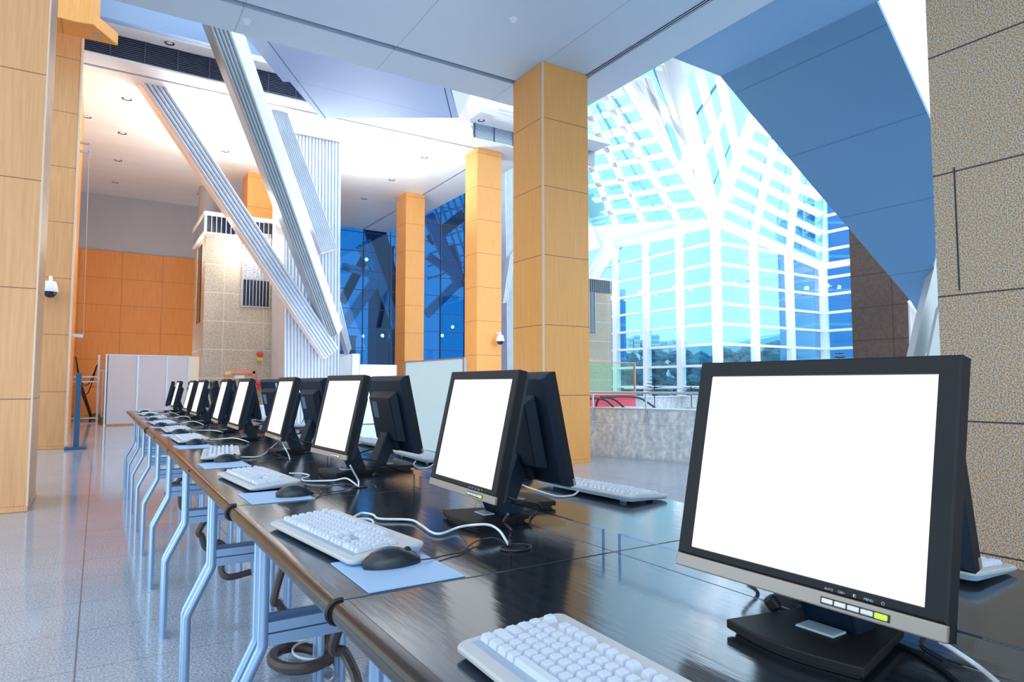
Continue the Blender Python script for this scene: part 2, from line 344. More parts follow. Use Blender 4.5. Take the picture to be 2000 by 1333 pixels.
MB().lathe([(.12, -.012), (.12, .0), (.08, .0), (.08, .05)], cap=False).build('trim_ring', MT['alu'], d); MB().lathe([(.078, .002), (.078, .03)]).build('lens', MT['dark_slot'], d)
for q, z, lb in (((482, 40), Z1, 'white dome smoke detector on the near ceiling beside the long slot'), ((1003, 37), Z1, 'small white disc sprinkler on the near ceiling above the big wood column')):
    P = onZ(*q, z); d = thing('smoke_detector', lb, 'smoke detector', P)
    MB().lathe([(.06, 0), (.06, -.02), (.045, -.045), (.02, -.055)]).build('housing', MT['white'], d, smooth=True)
    MB().lathe([(.07, 0), (.07, -.008)]).build('base_ring', MT['white_steel'], d)

# hanging slate-blue plate
zp = 9.0
pl = [onZ(460, 45, zp), onZ(478, 70, zp), onZ(553, 160, zp), onZ(566, 160, zp), onZ(627, 231, zp), onZ(896, 230, zp), onZ(880, 177, zp), onZ(850, 60, zp)]
g = thing('ceiling_plate', 'large slate blue panelled plate hanging below the far ceiling behind the near slab', 'ceiling plate', pl[4])
MB().prism(pl, (0, 0, .35)).build('soffit_panel', MT['blue_plate2'], g, True)
# its white triangular end fin
a, b, c = onZ(896, 229, zp+.02), onZ(880, 170, zp+.02), onZ(926, 170, zp+.6)
MB().prism([a, b, c], (.05, .10, .25)).build('end_fin', MT['white'], g, True)
for q0, q1 in (((522, 79), (636, 231)), ((868, 172), (882, 230))):
    p0, p1 = onZ(*q0, zp), onZ(*q1, zp)
    MB().bar(p0, p1, .025, .012).build('panel_joint', MT['post_blue'], g, True)

# walls
struct('wall_back', MB().box(-1.6, 10.4, 33.95, 34.2, 7.23, Z2), MT['wall_grey'], 'grey plaster upper part of the far wall above the orange wood', 'wall')
struct('wall_back', MB().box(-1.6, 10.4, 33.9, 34.2, 0, 7.23), MT['wood_orange'], 'orange wood panelled lower part of the far wall', 'wall')
struct('wall_left', MB().box(-1.6, -1.05, 24.5, 33.9, 0, Z2), MT['wood_orange'], 'orange wood side wall beyond the pillars on the left', 'wall')
def pillar(name, x0, x1, y0, y1, z1, m, label, trim=None, base=True, cat='pillar'):
    g = thing(name, label, cat, ((x0+x1)/2, (y0+y1)/2, 0))
    MB().box(x0, x1, y0, y1, .06 if base else 0, z1).build('shaft', m, g, True, bevel=.006)
    if base: MB().box(x0-.01, x1+.01, y0-.01, y1+.01, 0, .06).build('plinth', m, g, True)
    for e in (trim or []):
        MB().box(*e, .06, z1-.01).build('corner_trim', MT['wood_trim'], g, True)
    return g
pillar('wood_pillar', -2.6, -.60, 8.8, 10.0, Z1-.005, MT['wood_pillar'], 'tall pale wood clad pillar at the left edge, nearest of the left side', [(-.605, -.59, 8.795, 8.88)])
pillar('wood_pillar', -2.6, -.545, 16.8, 18.2, 14, MT['wood_pillar'], 'tall pale wood clad pillar with the dome camera on it', [(-.555, -.52, 16.78, 16.95)])
pillar('wood_pillar', -1.6, -.66, 20.15, 24.4, Z2-.005, MT['wood_orange'], 'narrow orange wood wall fin behind the dome camera pillar', [(-.665, -.64, 20.13, 20.2)])
c1 = pillar('wood_column', 6.345, 7.335, 9.10, 10.06, Z1-.002, MT['wood_column'], 'big square wood clad column, nearest and largest of the right row')
MB().box(6.33, 6.36, 9.085, 9.115, .06, Z1-.01).build('corner_trim', MT['wood_trim'], c1, True)
pillar('wood_column', 11.12, 12.12, 20.0, 20.9, Z2-.002, MT['wood_column'], 'square wood clad column with a dome camera, middle of the right row')
pillar('wood_column', 11.13, 12.02, 26.4, 27.5, Z2-.002, MT['wood_column'], 'square wood clad column behind the blank boards, farthest of the right row')
pillar('wood_column', 4.75, 5.86, 27.2, 28.3, Z2-.002, MT['wood_column'], 'orange wood column rising behind the granite tower')
g = thing('round_column', 'pale round column standing behind the left part of the granite tower', 'column', (3.75, 30.5, 0))
MB().lathe([(.38, 0), (.38, Z2-.02)], n=28).build('shaft', MT['wall_grey'], g, smooth=True)
MB().lathe([(.42, 0), (.42, .12), (.38, .13)], n=28).build('plinth', MT['wall_grey'], g, smooth=True)
# orange soffit box at the top left
zq = 8.5
so = [tuple(q) for q in ((-2.6, 15.2, zq), onZ(155, 43, zq), onZ(182, 47, zq), onZ(230, 87, zq), onZ(228, 88, zq), onZ(155, 72, zq), (-2.6, 15.85, zq))]
g = thing('wood_soffit', 'orange wood clad overhead box jutting out from the left pillar', 'soffit', so[1])
MB().prism(so, (0, 0, .24)).build('flared_block', MT['wood_column'], g, True)
sh_ = [so[0], so[1], so[2], (so[2][0]+.10, so[2][1]+.25, zq), (so[2][0]+.10, 15.85, zq), so[6]]
MB().prism([(x, y, zq+.24) for x, y, z in sh_], (0, 0, 3)).build('shaft', MT['wood_column'], g, True)
MB().prism([(x, y, zq-.012) for x, y, _ in so], (0, 0, .011)).build('underside', MT['wood_orange'], g, True)
P = onZ(190, 70, zq-.012); MB().lathe([(.10, -.008), (.10, 0), (.07, .0), (.07, .004)], P-np.array(so[1])).build('downlight_ring', MT['alu'], g)

# deep blue glass wall with reflections built as steelwork, blocks and lamps behind it
gw = sthing('window_1', 'deep blue glass wall behind the columns with atrium reflections built as diagonal steel', 'window', (17, 34.3, 0))
MB().box(10.45, 26, 34.28, 34.30, .0, 17).build('glass', MT['deep_glass'], gw, True)
for x in np.arange(10.45, 26.1, 1.55): MB().box(x-.02, x+.02, 34.24, 34.34, 0, 17).build('mullion', MT['dark_slot'], gw, True)
for z in np.arange(1.2, 17, 1.05): MB().box(10.45, 26, 34.25, 34.33, z-.012, z+.012).build('transom', MT['dark_slot'], gw, True)
BN = iter(['below the top left of the right bay', 'falling to the lower left in the right bay', 'in the middle of the right bay', 'long one in the left bay', 'rising from the low left corner', 'flat one high in the left bay', 'short one in the left bay', 'broad one beside the farthest wood column', 'at the top of the right bay', 'by the ribbed tower', 'beside the middle wood column'])
def beam_behind(q0, q1, w, m, y=36.5, lb='pale diagonal beam reflection built behind blue glass', nm='reflected_beam'):  # bars that imitate beams mirrored in the glass
    lb = lb+', '+next(BN)
    a, b = onY(*q0, y), onY(*q1, y+.3)
    t = thing(nm, lb, 'beam', a, group='beam reflections built behind the deep blue glass')
    MB().bar(a, b, w, .3, (0, 1, 0)).build('web', m, t, True)
    MB().bar(a+np.array([0, -.2, 0]), b+np.array([0, -.2, 0]), w*.35, .1, (0, 1, 0)).build('flange', m, t, True)
for q0, q1, w in [((835, 420), (895, 548), .75), ((895, 552), (832, 615), .55), ((835, 500), (900, 545), .45), ((715, 470), (775, 640), .5), ((668, 640), (740, 540), .6),
                  ((740, 540), (668, 520), .4), ((700, 480), (725, 520), .3)]:
    beam_behind(q0, q1, w, MT['white_steel'])
for q0, q1, w in [((720, 400), (770, 600), 1.3), ((840, 470), (905, 420), .7), ((668, 590), (725, 480), .5), ((905, 560), (880, 480), .4)]:
    beam_behind(q0, q1, w, MT['dark_slot'], 38, 'dark diagonal beam reflection built behind blue glass')
lt = thing('reflected_lattice', 'pale steel glazing lattice added as a reflection behind the deep blue glass between the columns', 'lattice', onY(870, 450, 40))  # stands in for the atrium roof mirrored in the glass
for k in range(7):
    MB().bar(onY(838+k*14, 372, 40), onY(888+k*14, 520, 40), .12, .12).build('lattice_bar', MT['white_steel'], lt, True)
for k in range(6):
    MB().bar(onY(835, 425+k*24, 40.2), onY(1000, 372+k*24, 40.2), .12, .12).build('lattice_bar', MT['white_steel'], lt, True)
for q, w, h, sl in [((752, 560), 34, 150, 'tall one left of the farthest wood column'), ((684, 680), 22, 40, 'low one beside the ribbed tower'), ((800, 690), 38, 100, 'one behind the farthest wood column')]:  # dark masses added in place of reflections in the glass
    a = onY(q[0]-w/2, q[1]+h/2, 39); b = onY(q[0]+w/2, q[1]-h/2, 39)
    t = thing('reflected_block', 'dark block added as a reflection behind blue glass, '+sl, 'block', (a[0], 39, 0), group='dark reflected masses built behind the deep blue glass')
    MB().box(a[0], b[0], 39, 40.5, 0, b[2]).build('body', MT['dark_slot'], t, True)
    MB().box(a[0]-.05, b[0]+.05, 38.95, 40.55, b[2], b[2]+.12).build('cap', MT['dark_slot'], t, True)
SPQ = [(709, 657), (747, 656), (864, 656), (884, 639), (716, 507)]  # glowing dots added in place of lamp reflections in the glass
for q in SPQ:
    P = onY(*q, 34.55); t = thing('glint', 'small added reflected spotlight behind the deep blue glass, '+(place([a_[0] for a_ in SPQ[:4]], q[0])+' of the low ones' if q[1] > 600 else 'the single high one'), 'glint', P, group='lamp glints added behind the deep blue glass')
    MB().lathe([(.0, -.09), (.06, -.06), (.09, 0), (.06, .06), (.0, .09)], n=10, cap=False).build('bulb', emitter('glint_glow', (1, .8, .6), 300), t)
    MB().box(-.02, .02, -.24, .02, -.02, .02).build('bracket', MT['alu'], t)

# ------------------------------------------------------------------ ribbed metal structures
def ribbed(mb, TL, TR, BR, BL, depth, n, rib):
    """plank whose front face (quad) carries n rounded ribs along its length, depth away from the viewer"""
    TL, TR, BR, BL = map(lambda q: Vector([float(c) for c in q]), (TL, TR, BR, BL)); d = Vector(depth); nd = -d.normalized()
    for a, b in ((TL, TR),): pass
    seg = 6; top = []; bot = []
    for i in range(n*seg+1):
        t = i/(n*seg); h = rib*abs(math.sin(math.pi*((i % seg)/seg)))**.6
        top.append(TL.lerp(TR, t)+nd*h); bot.append(BL.lerp(BR, t)+nd*h)
    m = len(top); vs = top+bot+[TL+d, TR+d, BR+d, BL+d]; k = 2*m
    fs = [(i, i+1, m+i+1, m+i) for i in range(m-1)]
    fs += [(k, k+1, k+2, k+3)[::-1], (0, m, k+3, k), (m-1, k+1, k+2, 2*m-1), tuple(range(m))+(k+1, k), tuple(range(m, 2*m))[::-1]+(k+3, k+2)]
    return mb.add(vs, fs)
def ribbed_thing(name, label, quad, planeY, depth, n, rib, side=None):
    q = [onY(*p, planeY if not isinstance(planeY, (list, tuple)) else planeY[i]) for i, p in enumerate(quad)]
    if name == 'ribbed_tower': q[0][2] = q[1][2] = Z2-.02; q[2][2] = q[3][2] = 0.02
    t = thing(name, label, 'beam', q[3])
    ribbed(MB(), *q, depth, n, rib).build('ribbed_cladding', MT['ribbed'], t, True)
    if side:
        a, b = Vector(q[0]), Vector(q[3]); dd = Vector(depth)
        off = Vector((-.02, 0, -.01))
        MB().prism([a+off, b+off, b+dd+off, a+dd+off], (.018, 0, .01)).build('side_plate', MT['white_steel'], t, True)
    # closing end plate
    a, b = Vector(q[3]), Vector(q[2]); dd = Vector(depth)
    MB().prism([a, b, b+dd, a+dd], (0, 0, -.02)).build('end_plate', MT['white_steel'], t, True)
    return t
ribbed_thing('ribbed_tower', 'tall upright ribbed aluminium tower slab beside the granite tower', [(558, 180), (667, 205), (663, 815), (553, 806)], 22.2, (.1, 2.2, 0), 17, .07)
ribbed_thing('ribbed_beam', 'long ribbed aluminium beam slanting from the far ceiling at left to the slab foot', [(256, 135), (307, 143), (661, 680), (636, 701)], [20.6, 20.6, 21.5, 21.5], (0, .45, 0), 5, .10, True)
ribbed_thing('ribbed_beam', 'short ribbed aluminium beam with a cut end, rightmost of the slanting beams', [(517, 186), (550, 190), (660, 486), (627, 495)], [20.5, 20.5, 21.7, 21.7], (0, .3, 0), 9, .05)
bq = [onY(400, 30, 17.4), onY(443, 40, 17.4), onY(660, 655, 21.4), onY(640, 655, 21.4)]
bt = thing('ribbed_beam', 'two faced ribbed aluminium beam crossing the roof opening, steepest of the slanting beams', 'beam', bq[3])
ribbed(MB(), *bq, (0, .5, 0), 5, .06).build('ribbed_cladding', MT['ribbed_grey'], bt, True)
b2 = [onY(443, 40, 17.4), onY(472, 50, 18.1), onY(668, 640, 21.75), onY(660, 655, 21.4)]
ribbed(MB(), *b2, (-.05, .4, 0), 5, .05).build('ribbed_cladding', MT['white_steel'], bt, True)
ribbed_thing('ribbed_beam', 'small pale ribbed beam end poking out right of the ribbed tower foot', [(648, 590), (664, 585), (686, 680), (680, 693)], 23.5, (0, .4, 0), 4, .05)
ribbed_thing('ribbed_column', 'narrow upright ribbed strip left of the big wood column', [(986, 310), (1004, 314), (1004, 725), (990, 722)], 27, (0, .8, 0), 5, .05)
ribbed_thing('ribbed_beam', 'white slanting beam sliver between the middle and the big wood columns', [(996, 500), (1010, 480), (992, 590), (982, 592)], 26, (0, .3, 0), 3, .04)
struct('wall_center', MB().box(*sorted([onY(660, 700, 24)[0], onY(694, 700, 24)[0]]), 24.0, 24.3, 0, zat(680, 692, onY(680, 692, 24))), MT['white'], 'low white wall right of the ribbed tower', 'wall')
struct('trim_4', MB().box(*sorted([onY(546, 600, 24.2)[0], onY(556, 600, 24.2)[0]]), 24.2, 25.2, 0, Z2), MT['cream'], 'cream strip between the granite tower and the ribbed tower', 'trim')

# ------------------------------------------------------------------ granite tower
TY = 25.5; tx0 = onY(398, 600, TY)[0]; tx1 = onY(546, 600, TY)[0]; th = 6.72
tw = thing('granite_tower', 'square pale granite tower with a louvred top behind the partition', 'tower', ((tx0+tx1)/2, TY+1, 0))
MB().box(tx0, tx1, TY, TY+3.1, 0, th).build('stone_shaft', MT['tower_stone'], tw, True)
lv = MB().box(tx0-.10, tx1+.06, TY-.12, TY+3.2, th, th+.06).box(tx0-.10, tx1+.06, TY-.12, TY+3.2, 7.38, 7.52).build('louvre_rail', MT['white_steel'], tw, True)
MB().box(tx0+.02, tx1-.02, TY+.02, TY+3.0, th+.06, 7.38).build('louvre_core', MT['window_dark'], tw, True)
for k in range(17):
    x = tx0+.0+(tx1-tx0)*k/16; MB().box(x-.014, x+.014, TY-.10, TY-.02, th+.06, 7.38).build('fin', MT['alu'], tw, True)
for k in range(12):
    y = TY+3.1*k/11; MB().box(tx0-.08, tx0-.02, y-.10, y+.10, th+.06, 7.38).build('fin', MT['alu'], tw, True)
a, b = onY(472, 597, TY), onY(526, 515, TY)
wn = MB().box(a[0]-.04, b[0]+.04, TY-.05, TY+.02, a[2]-.04, b[2]+1.1).build('window_frame', MT['white'], tw, True)
MB().box(a[0], b[0], TY-.07, TY-.04, a[2], a[2]+.95).build('pane', MT['window_dark'], tw, True)
mb = MB()
for k in range(14): mb.box(a[0], b[0], TY-.09, TY-.05, a[2]+1.0+k*.06, a[2]+1.03+k*.06)
mb.build('blind', MT['partition'], tw, True)
for k in range(9):
    x = a[0]+(b[0]-a[0])*k/8; MB().box(x-.012, x+.012, TY-.16, TY-.12, a[2], b[2]+1.05).build('fin', MT['alu'], tw, True)
P = onX(382, 560, tx0-.02); Q = onX(390, 480, tx0-.02)
MB().box(tx0-.03, tx0+.02, TY+.9, TY+1.9, 3.6, 6.5).build('side_window', MT['window_dark'], tw, True)
MB().box(tx0-.035, tx0+.02, TY+1.9, TY+1.98, 3.6, 6.5).build('window_frame', MT['white'], tw, True)
P = onY(488, 486, TY-.35); t = thing('floodlight', 'brightly lit floodlight on the granite tower face above the finned window', 'floodlight', P)
MB().box(-.12, .12, -.05, .10, -.06, .10).build('housing', MT['alu'], t)
MB().lathe([(.0, -.10), (.08, -.08), (.10, -.02), (.10, .0)], n=12).build('bulb', emitter('flood_bulb', (1, .94, .82), 30), t)
MB().box(-.02, .02, .05, .35, -.02, .02).build('bracket', MT['alu'], t)
point('tower_flood', (float(P[0]), float(P[1])-.25, float(P[2])+.0), 130, (1, .93, .78), .15)
point('tower_flood_side', (float(tx0)-.8, TY+1.0, 6.2), 60, (1, .93, .78), .15)
point('tower_foot_flood', (float(tx1)+.1, TY-2.2, .6), 45, (1, .93, .85), .15)
a, b = onY(440, 725, TY), onY(498, 725, TY)
dr = sthing('door_1', 'stone coloured tower door in a pink frame', 'door', ((a[0]+b[0])/2, TY-.03, 0))
MB().box(a[0]+.08, b[0]-.08, TY-.03, TY+.01, 0, a[2]-.08).build('leaf', MT['tower_stone'], dr, True)
MB().box(a[0], a[0]+.09, TY-.06, TY+.01, 0, a[2]).box(b[0]-.09, b[0], TY-.06, TY+.01, 0, a[2]).box(a[0], b[0], TY-.06, TY+.01, a[2]-.09, a[2]).build('door_frame', MT['pink'], dr, True)
for q, w, h, m, lb in [((445, 729), .17, .10, 'yellow', 'small yellow sign on the pink door frame'), ((468, 737), .30, .10, 'white', 'small white sign on the tower door')]:
    P = onY(*q, TY-.08); t = thing('wall_sign', lb, 'sign', P)
    MB().box(-w/2, w/2, -.01, .02, -h/2, h/2).build('plate', MT[m], t); MB().box(-w/2-.01, w/2+.01, .0, .025, -h/2-.01, h/2+.01).build('rim', MT['white_steel'], t)
for q, lb in (((508, 692), 'upper red and yellow fire alarm on the granite tower'), ((506, 748), 'lower red fire alarm bell on the granite tower beside the door')):
    P = onY(*q, TY-.16); t = thing('fire_alarm', lb, 'fire alarm', P)
    MB().lathe([(.11, .05), (.11, .0), (.06, -.06), (.0, -.07)], n=16, cap=False).mapv(lambda v: Vector((v.x, v.z, v.y))).build('bell', MT['red'], t)
    MB().box(-.10, .10, 0, .05, -.24, -.12).build('label_plate', MT['yellow' if q[1] < 700 else 'red'], t)
    MB().tube([(0, .03, .10), (0, .0, .24)], .07, 10).build('sounder', MT['concrete'], t)

# ------------------------------------------------------------------ left side: partition, stands, camera
PY = 25.3; px0 = onY(205, 800, PY)[0]; px1 = onY(366, 800, PY)[0]; px2 = 3.0
pt_h = 2.33
pn = thing('partition_wall', 'row of grey white exhibition partition panels in front of the orange wall', 'partition', ((px0+px1)/2, PY, 0))
edges = [onY(q, 760, PY)[0] for q in (206, 268, 325)]+[px1]
for i in range(3):
    MB().box(edges[i]+.02, edges[i+1]-.02, PY, PY+.04, .05, pt_h-.03).build('panel', MT['partition'], pn, True)
for x in edges: MB().box(x-.025, x+.025, PY-.015, PY+.055, 0, pt_h).build('post', MT['alu'], pn, True)
MB().box(edges[0], edges[-1], PY-.01, PY+.05, pt_h-.03, pt_h).build('top_rail', MT['alu'], pn, True)
MB().box(px0, px0+.04, PY, PY+6, .05, pt_h).build('side_panel', MT['partition'], pn, True)
MB().box(edges[-1]+.02, 2.97, PY+.0, PY+.04, .05, pt_h-.02).build('end_panel', MT['cream'], pn, True)
# blue post stand
P = np.array([-.34, 16.56, 0]); ph = zat(152, 729, P)
t = thing('post_stand', 'dark blue metal post on a flat base beside the left pillars', 'stand', P)
MB().box(-.05, .05, -.04, .04, .05, ph).build('post', MT['post_blue'], t)
MB().box(-.20, .19, -.16, .16, 0, .05).build('base_plate', MT['post_blue'], t, bevel=.005)
# aluminium frame behind it
P = onZ(191, 822, 0)
t = thing('aluminium_frame', 'aluminium post and rails frame left of the partition panels', 'frame', P)
MB().box(-.07, .0, -.05, .05, 0, zat(192, 694, P)).build('post', MT['alu'], t)
MB().box(.09, .13, -.0, .05, 0, 1.9).build('post', MT['alu'], t)
for z, x0, x1 in ((1.62, -1.0, -.07), (1.44, -1.0, -.07), (1.86, 0, .45), (.10, -.9, -.07)): MB().box(x0, x1, -.03, .03, z-.025, z+.025).build('rail', MT['alu'], t)
a, b = onZ(178, 816, 0), onY(156, 750, 25)
t = thing('leaning_bar', 'dark red bar leaning beside the dark blue post', 'bar', a)
MB().bar(a+np.array([0, 0, .04]), b, .10, .06).build('bar', MT['dark_red'], t, True); MB().box(a[0]-.06, a[0]+.06, a[1]-.05, a[1]+.05, 0, .04).build('foot', MT['rubber'], t, True)
for q, s, fl_ in (((186, 818), .16, 'largest one'), ((195, 816), .12, 'touching the partition'), ((157, 815), .14, 'behind the dark blue post'), ((197, 823), .10, 'smallest one in front')):
    P = onZ(*q, 0); mb = MB(); n = 12
    rg = []
    for i in range(7):
        ph_ = i/6*math.pi/2
        rg.append([(P[0]+s*math.cos(ph_)*math.cos(a_)*random.uniform(.8, 1.2), P[1]+s*math.cos(ph_)*math.sin(a_)*random.uniform(.8, 1.2), .01+s*1.3*math.sin(ph_)*random.uniform(.9, 1.1)) for a_ in [2*math.pi*k/n for k in range(n)]])
    mb.add([v for r_ in rg for v in r_], [(i*n+k, i*n+(k+1) % n, (i+1)*n+(k+1) % n, (i+1)*n+k) for i in range(6) for k in range(n)]+[tuple(range(n))[::-1]])
    tag(mb.build('foil_bundle', MT['gold']), 'crumpled gold foil bundle on the floor by the partition, '+fl_, 'bundle', 'gold foil bundles by the partition')
mb = MB(); A = onY(148, 697, 33.85); B = onY(190, 713, 30)
for d_ in (.0, .35):
    mb.tube(sm([A, (A*.7+B*.3)+np.array([0, 0, -.9-d_]), (A*.35+B*.65)+np.array([0, 0, -.9-d_]), B], 8), .02, 6)
tag(mb.build('hanging_cable', MT['cable_black']), 'dark cables sagging from the orange wall to the aluminium frame', 'cable')
def dome_camera(P, lb, side):
    t = thing('dome_camera', lb, 'security camera', P)
    o = -1 if side == 'y' else -1
    MB().lathe([(.10, .0), (.13, -.10), (.15, -.20), (.14, -.22)], (0, -.22, .18), 20).build('housing', MT['white_steel'], t, smooth=True)
    MB().lathe([(.12, -.22), (.11, -.28), (.06, -.33), (.0, -.345)], (0, -.22, .18), 20).build('dome', MT['window_dark'], t, smooth=True)
    MB().tube([(0, 0, .25), (0, -.22, .27), (0, -.22, .17)], .035, 10).build('bracket', MT['white_steel'], t)
dome_camera(onY(98, 567, 16.6)+np.array([0, .2, 0]), 'white dome security camera on the second wood pillar at left', 'y')
P = onY(966, 668, 20.0); dome_camera(np.array([P[0]+.1, 20.0, P[2]+.05]), 'small white dome security camera on the middle wood column', 'y')
# brackets and wire at the left pillars
t = thing('wall_bracket', 'upper metal bracket frame sticking out from the left wood fin', 'bracket', onY(146, 286, 19.9))
for q0, q1 in (((145, 277), (174, 281)), ((145, 293), (174, 298)), ((174, 281), (174, 298))): MB().bar(onY(*q0, 19.9), onY(*q1, 19.9), .05, .05).build('arm', MT['alu'], t, True)
t = thing('wall_bracket', 'lower small metal bracket arm holding the thin wire at left', 'bracket', onY(130, 655, 19.9))
MB().bar(onY(130, 654, 19.9), onY(162, 657, 19.9), .10, .08).build('arm', MT['alu'], t, True)
MB().bar(onY(130, 651, 19.85), onY(138, 652, 19.85), .16, .10).build('clamp', MT['pad'], t, True)
tag(MB().tube([onY(174, 298, 19.9), onY(163, 655, 19.9)], .004, 6).build('hanging_wire', MT['alu']), 'thin vertical wire between the two left brackets', 'wire')

# ------------------------------------------------------------------ blank boards, bin, floor lamp
P0 = onZ(860, 892, 0); bx = P0[0]
y_f, y_n = onX(792, 709, bx)[1], onX(906, 699, bx)[1]; bh = onX(906, 699, bx)[2]
t = thing('blank_board', 'large blank pale cyan standing board behind the desks, nearest of the boards', 'board', (bx, (y_f+y_n)/2, 0))
MB().box(bx, bx+.03, y_n, y_f, .03, bh-.02).build('panel', MT['board'], t, True)
for y in (y_n, y_f): MB().box(bx-.01, bx+.04, y-.03, y+.03, 0, bh).build('post', MT['alu'], t, True)
MB().box(bx-.01, bx+.04, y_n, y_f, bh-.02, bh+.005).build('top_rail', MT['alu'], t, True)
for (q0, q1, ytop, Yp, lb) in ((703, 774, 712, 21.5, 'low pale cyan board panel left of the farthest wood column'), (688.5, 702, 691, 21.4, 'narrow tall pale cyan panel standing beside the low white wall')):
    a, b = onY(q0, ytop, Yp), onY(q1, ytop, Yp)
    t = thing('blank_board', lb, 'board', ((a[0]+b[0])/2, Yp, 0))
    MB().box(a[0], b[0], Yp, Yp+.05, .02, a[2]-.02).build('panel', MT['board'], t, True)
    MB().box(a[0], b[0], Yp-.01, Yp+.06, a[2]-.02, a[2]).build('top_rail', MT['alu'], t, True)
    for x in (a[0], b[0]): MB().box(x-.02, x+.02, Yp-.01, Yp+.06, 0, a[2]).build('post', MT['alu'], t, True)
P = onZ(513, 842, 0); rr = .28
t = thing('metal_bin', 'round brushed metal drum standing behind the desks near the granite tower', 'bin', P)
MB().lathe([(rr, 0), (rr, zat(513, 792, P)), (rr-.02, zat(513, 792, P)), (rr-.02, .6)], n=24).build('drum', MT['alu'], t, smooth=True)
MB().lathe([(rr+.012, zat(513, 792, P)-.02), (rr+.012, zat(513, 792, P)+.008), (rr-.02, zat(513, 792, P)+.008)], n=24, cap=False).build('rim', MT['white_steel'], t)
P = onZ(598, 838, 0)
t = thing('floor_lamp', 'small lit work lamp on a tripod at the foot of the ribbed tower', 'lamp', P)
hl = zat(598, 800, P)
for k in range(3):
    a_ = 2*math.pi*k/3+.4; MB().tube([(0, 0, hl-.1), (.22*math.cos(a_), .22*math.sin(a_), 0)], .012, 6).build('leg', MT['cable_black'], t)
MB().tube([(0, 0, hl-.2), (0, 0, hl)], .014, 6).build('pole', MT['cable_black'], t)
MB().lathe([(.0, 0), (.07, .03), (.09, .10), (.07, .15), (0, .16)], (0, 0, hl), 12, False).build('lamp_head', emitter('work_lamp_glow', (1, .93, .85), 12), t)
point('work_lamp', (float(P[0]), float(P[1])-.1, hl+.35), 25, (1, .93, .85), .1)

# ------------------------------------------------------------------ right side: granite pillar, parapet, stone wall, blue plate
GX, GY = 5.2, 2.40
gp = thing('granite_pillar', 'huge brown flecked granite pillar filling the right edge', 'pillar', (GX+1, .5, 0))
MB().box(GX, GX+2.2, -3.0, GY, 0, Z1-.003).build('cladding', MT['granite'], gp, True)
MB().box(GX-.004, GX+.01, GY-.15, GY-.14, 2.03, 2.93).build('panel_joint', MT['rubber'], gp, True)
# marble parapet
A = onZ(1155, 889, 0); B = onZ(1341, 903, 0); dv = (B-A)/np.linalg.norm(B-A); nv = np.array([-dv[1], dv[0], 0]); nv = nv if nv[0] > 0 else -nv
A0 = A-dv*3.2; B0 = B+dv*4.6
pw = thing('marble_parapet', 'low grey veined marble parapet wall with a steel rail behind the desks', 'parapet', (A+B)/2)
MB().prism([A0, B0, B0+nv*.3, A0+nv*.3], (0, 0, .885)).build('marble_slab', MT['marble'], pw, True)
MB().prism([A0-nv*.02+np.array([0, 0, .885]), B0-nv*.02+np.array([0, 0, .885]), B0+nv*.32+np.array([0, 0, .885]), A0+nv*.32+np.array([0, 0, .885])], (0, 0, .025)).build('coping', MT['alu'], pw, True)
rl = thing('handrail', 'steel handrail with posts running along the marble parapet', 'handrail', (A+B)/2+np.array([0, 0, .885]))
r0 = A0-nv*.04; r1 = B0-nv*.04
MB().tube([r0+np.array([0, 0, 1.20]), r1+np.array([0, 0, 1.20])], .024, 10).build('top_rail', MT['alu'], rl, True)
for q in (1158.5, 1262.5):
    k = onP(q, 850, A-nv*.04, nv); MB().box(k[0]-.014, k[0]+.014, k[1]-.014, k[1]+.014, .74, 1.20).build('post', MT['alu'], rl, True)
    MB().box(k[0]-.035, k[0]+.035, k[1]-.03, k[1]+.03, .66, .76).build('bracket', MT['alu'], rl, True)
for s_ in (-1.9, 3.6, 5.2):
    k = A-nv*.04+dv*s_; MB().box(k[0]-.014, k[0]+.014, k[1]-.014, k[1]+.014, .74, 1.20).build('post', MT['alu'], rl, True)
# escalator, counters and sign beyond the parapet
g1 = 13.5
ec = thing('escalator', 'escalator with curved black handrails behind the marble parapet', 'escalator', onY(1220, 800, g1))
for pts in ([(1150, 779), (1170, 779), (1185, 784), (1200, 797)], [(1164, 797), (1168, 783), (1185, 777), (1203, 783), (1219, 797)], [(1174, 776), (1215, 775), (1245, 777), (1262, 785), (1284, 800)]):
    W_ = [onY(*q, g1) for q in pts]
    MB().tube(sm(W_, 6), .028, 8).build('handrail', MT['rubber'], ec, True)
a, b = onY(1176, 778, g1+.1), onY(1280, 800, g1+.1)
MB().box(a[0], b[0], g1+.1, g1+.12, 0, a[2]-.02).build('glass_balustrade', MT['acrylic'], ec, True)
MB().box(onY(1160, 800, g1)[0], b[0], g1-.3, g1+1.2, 0, .70).build('truss', MT['alu'], ec, True)
a, b = onY(1148, 770, 17), onY(1241, 797, 17)
t = thing('red_counter', 'red reception counter glimpsed beyond the parapet rail', 'counter', (a[0], 17, 0))
MB().box(a[0], b[0], 17, 17.8, 0, a[2]-.04).build('body', MT['red'], t, True); MB().box(a[0]-.02, b[0]+.02, 16.97, 17.85, a[2]-.04, a[2]).build('top', MT['pink'], t, True)
a, b = onY(1150, 708, 18.5), onY(1240, 768, 18.5)
t = thing('glass_sign', 'large iridescent glass sign panel with a red edge beyond the parapet', 'sign', (a[0], 18.5, 0))
MB().box(a[0], b[0], 18.5, 18.54, b[2], a[2]).build('glass', MT['green_glass'], t, True)
MB().box(a[0], b[0]+.03, 18.48, 18.56, a[2], a[2]+.03).box(b[0], b[0]+.04, 18.48, 18.56, 0, a[2]).box(a[0]-.04, a[0], 18.48, 18.56, 0, a[2]).build('edge', MT['pink'], t, True)
a, b = onY(1222, 777, 19.5), onY(1420, 800, 19.5)
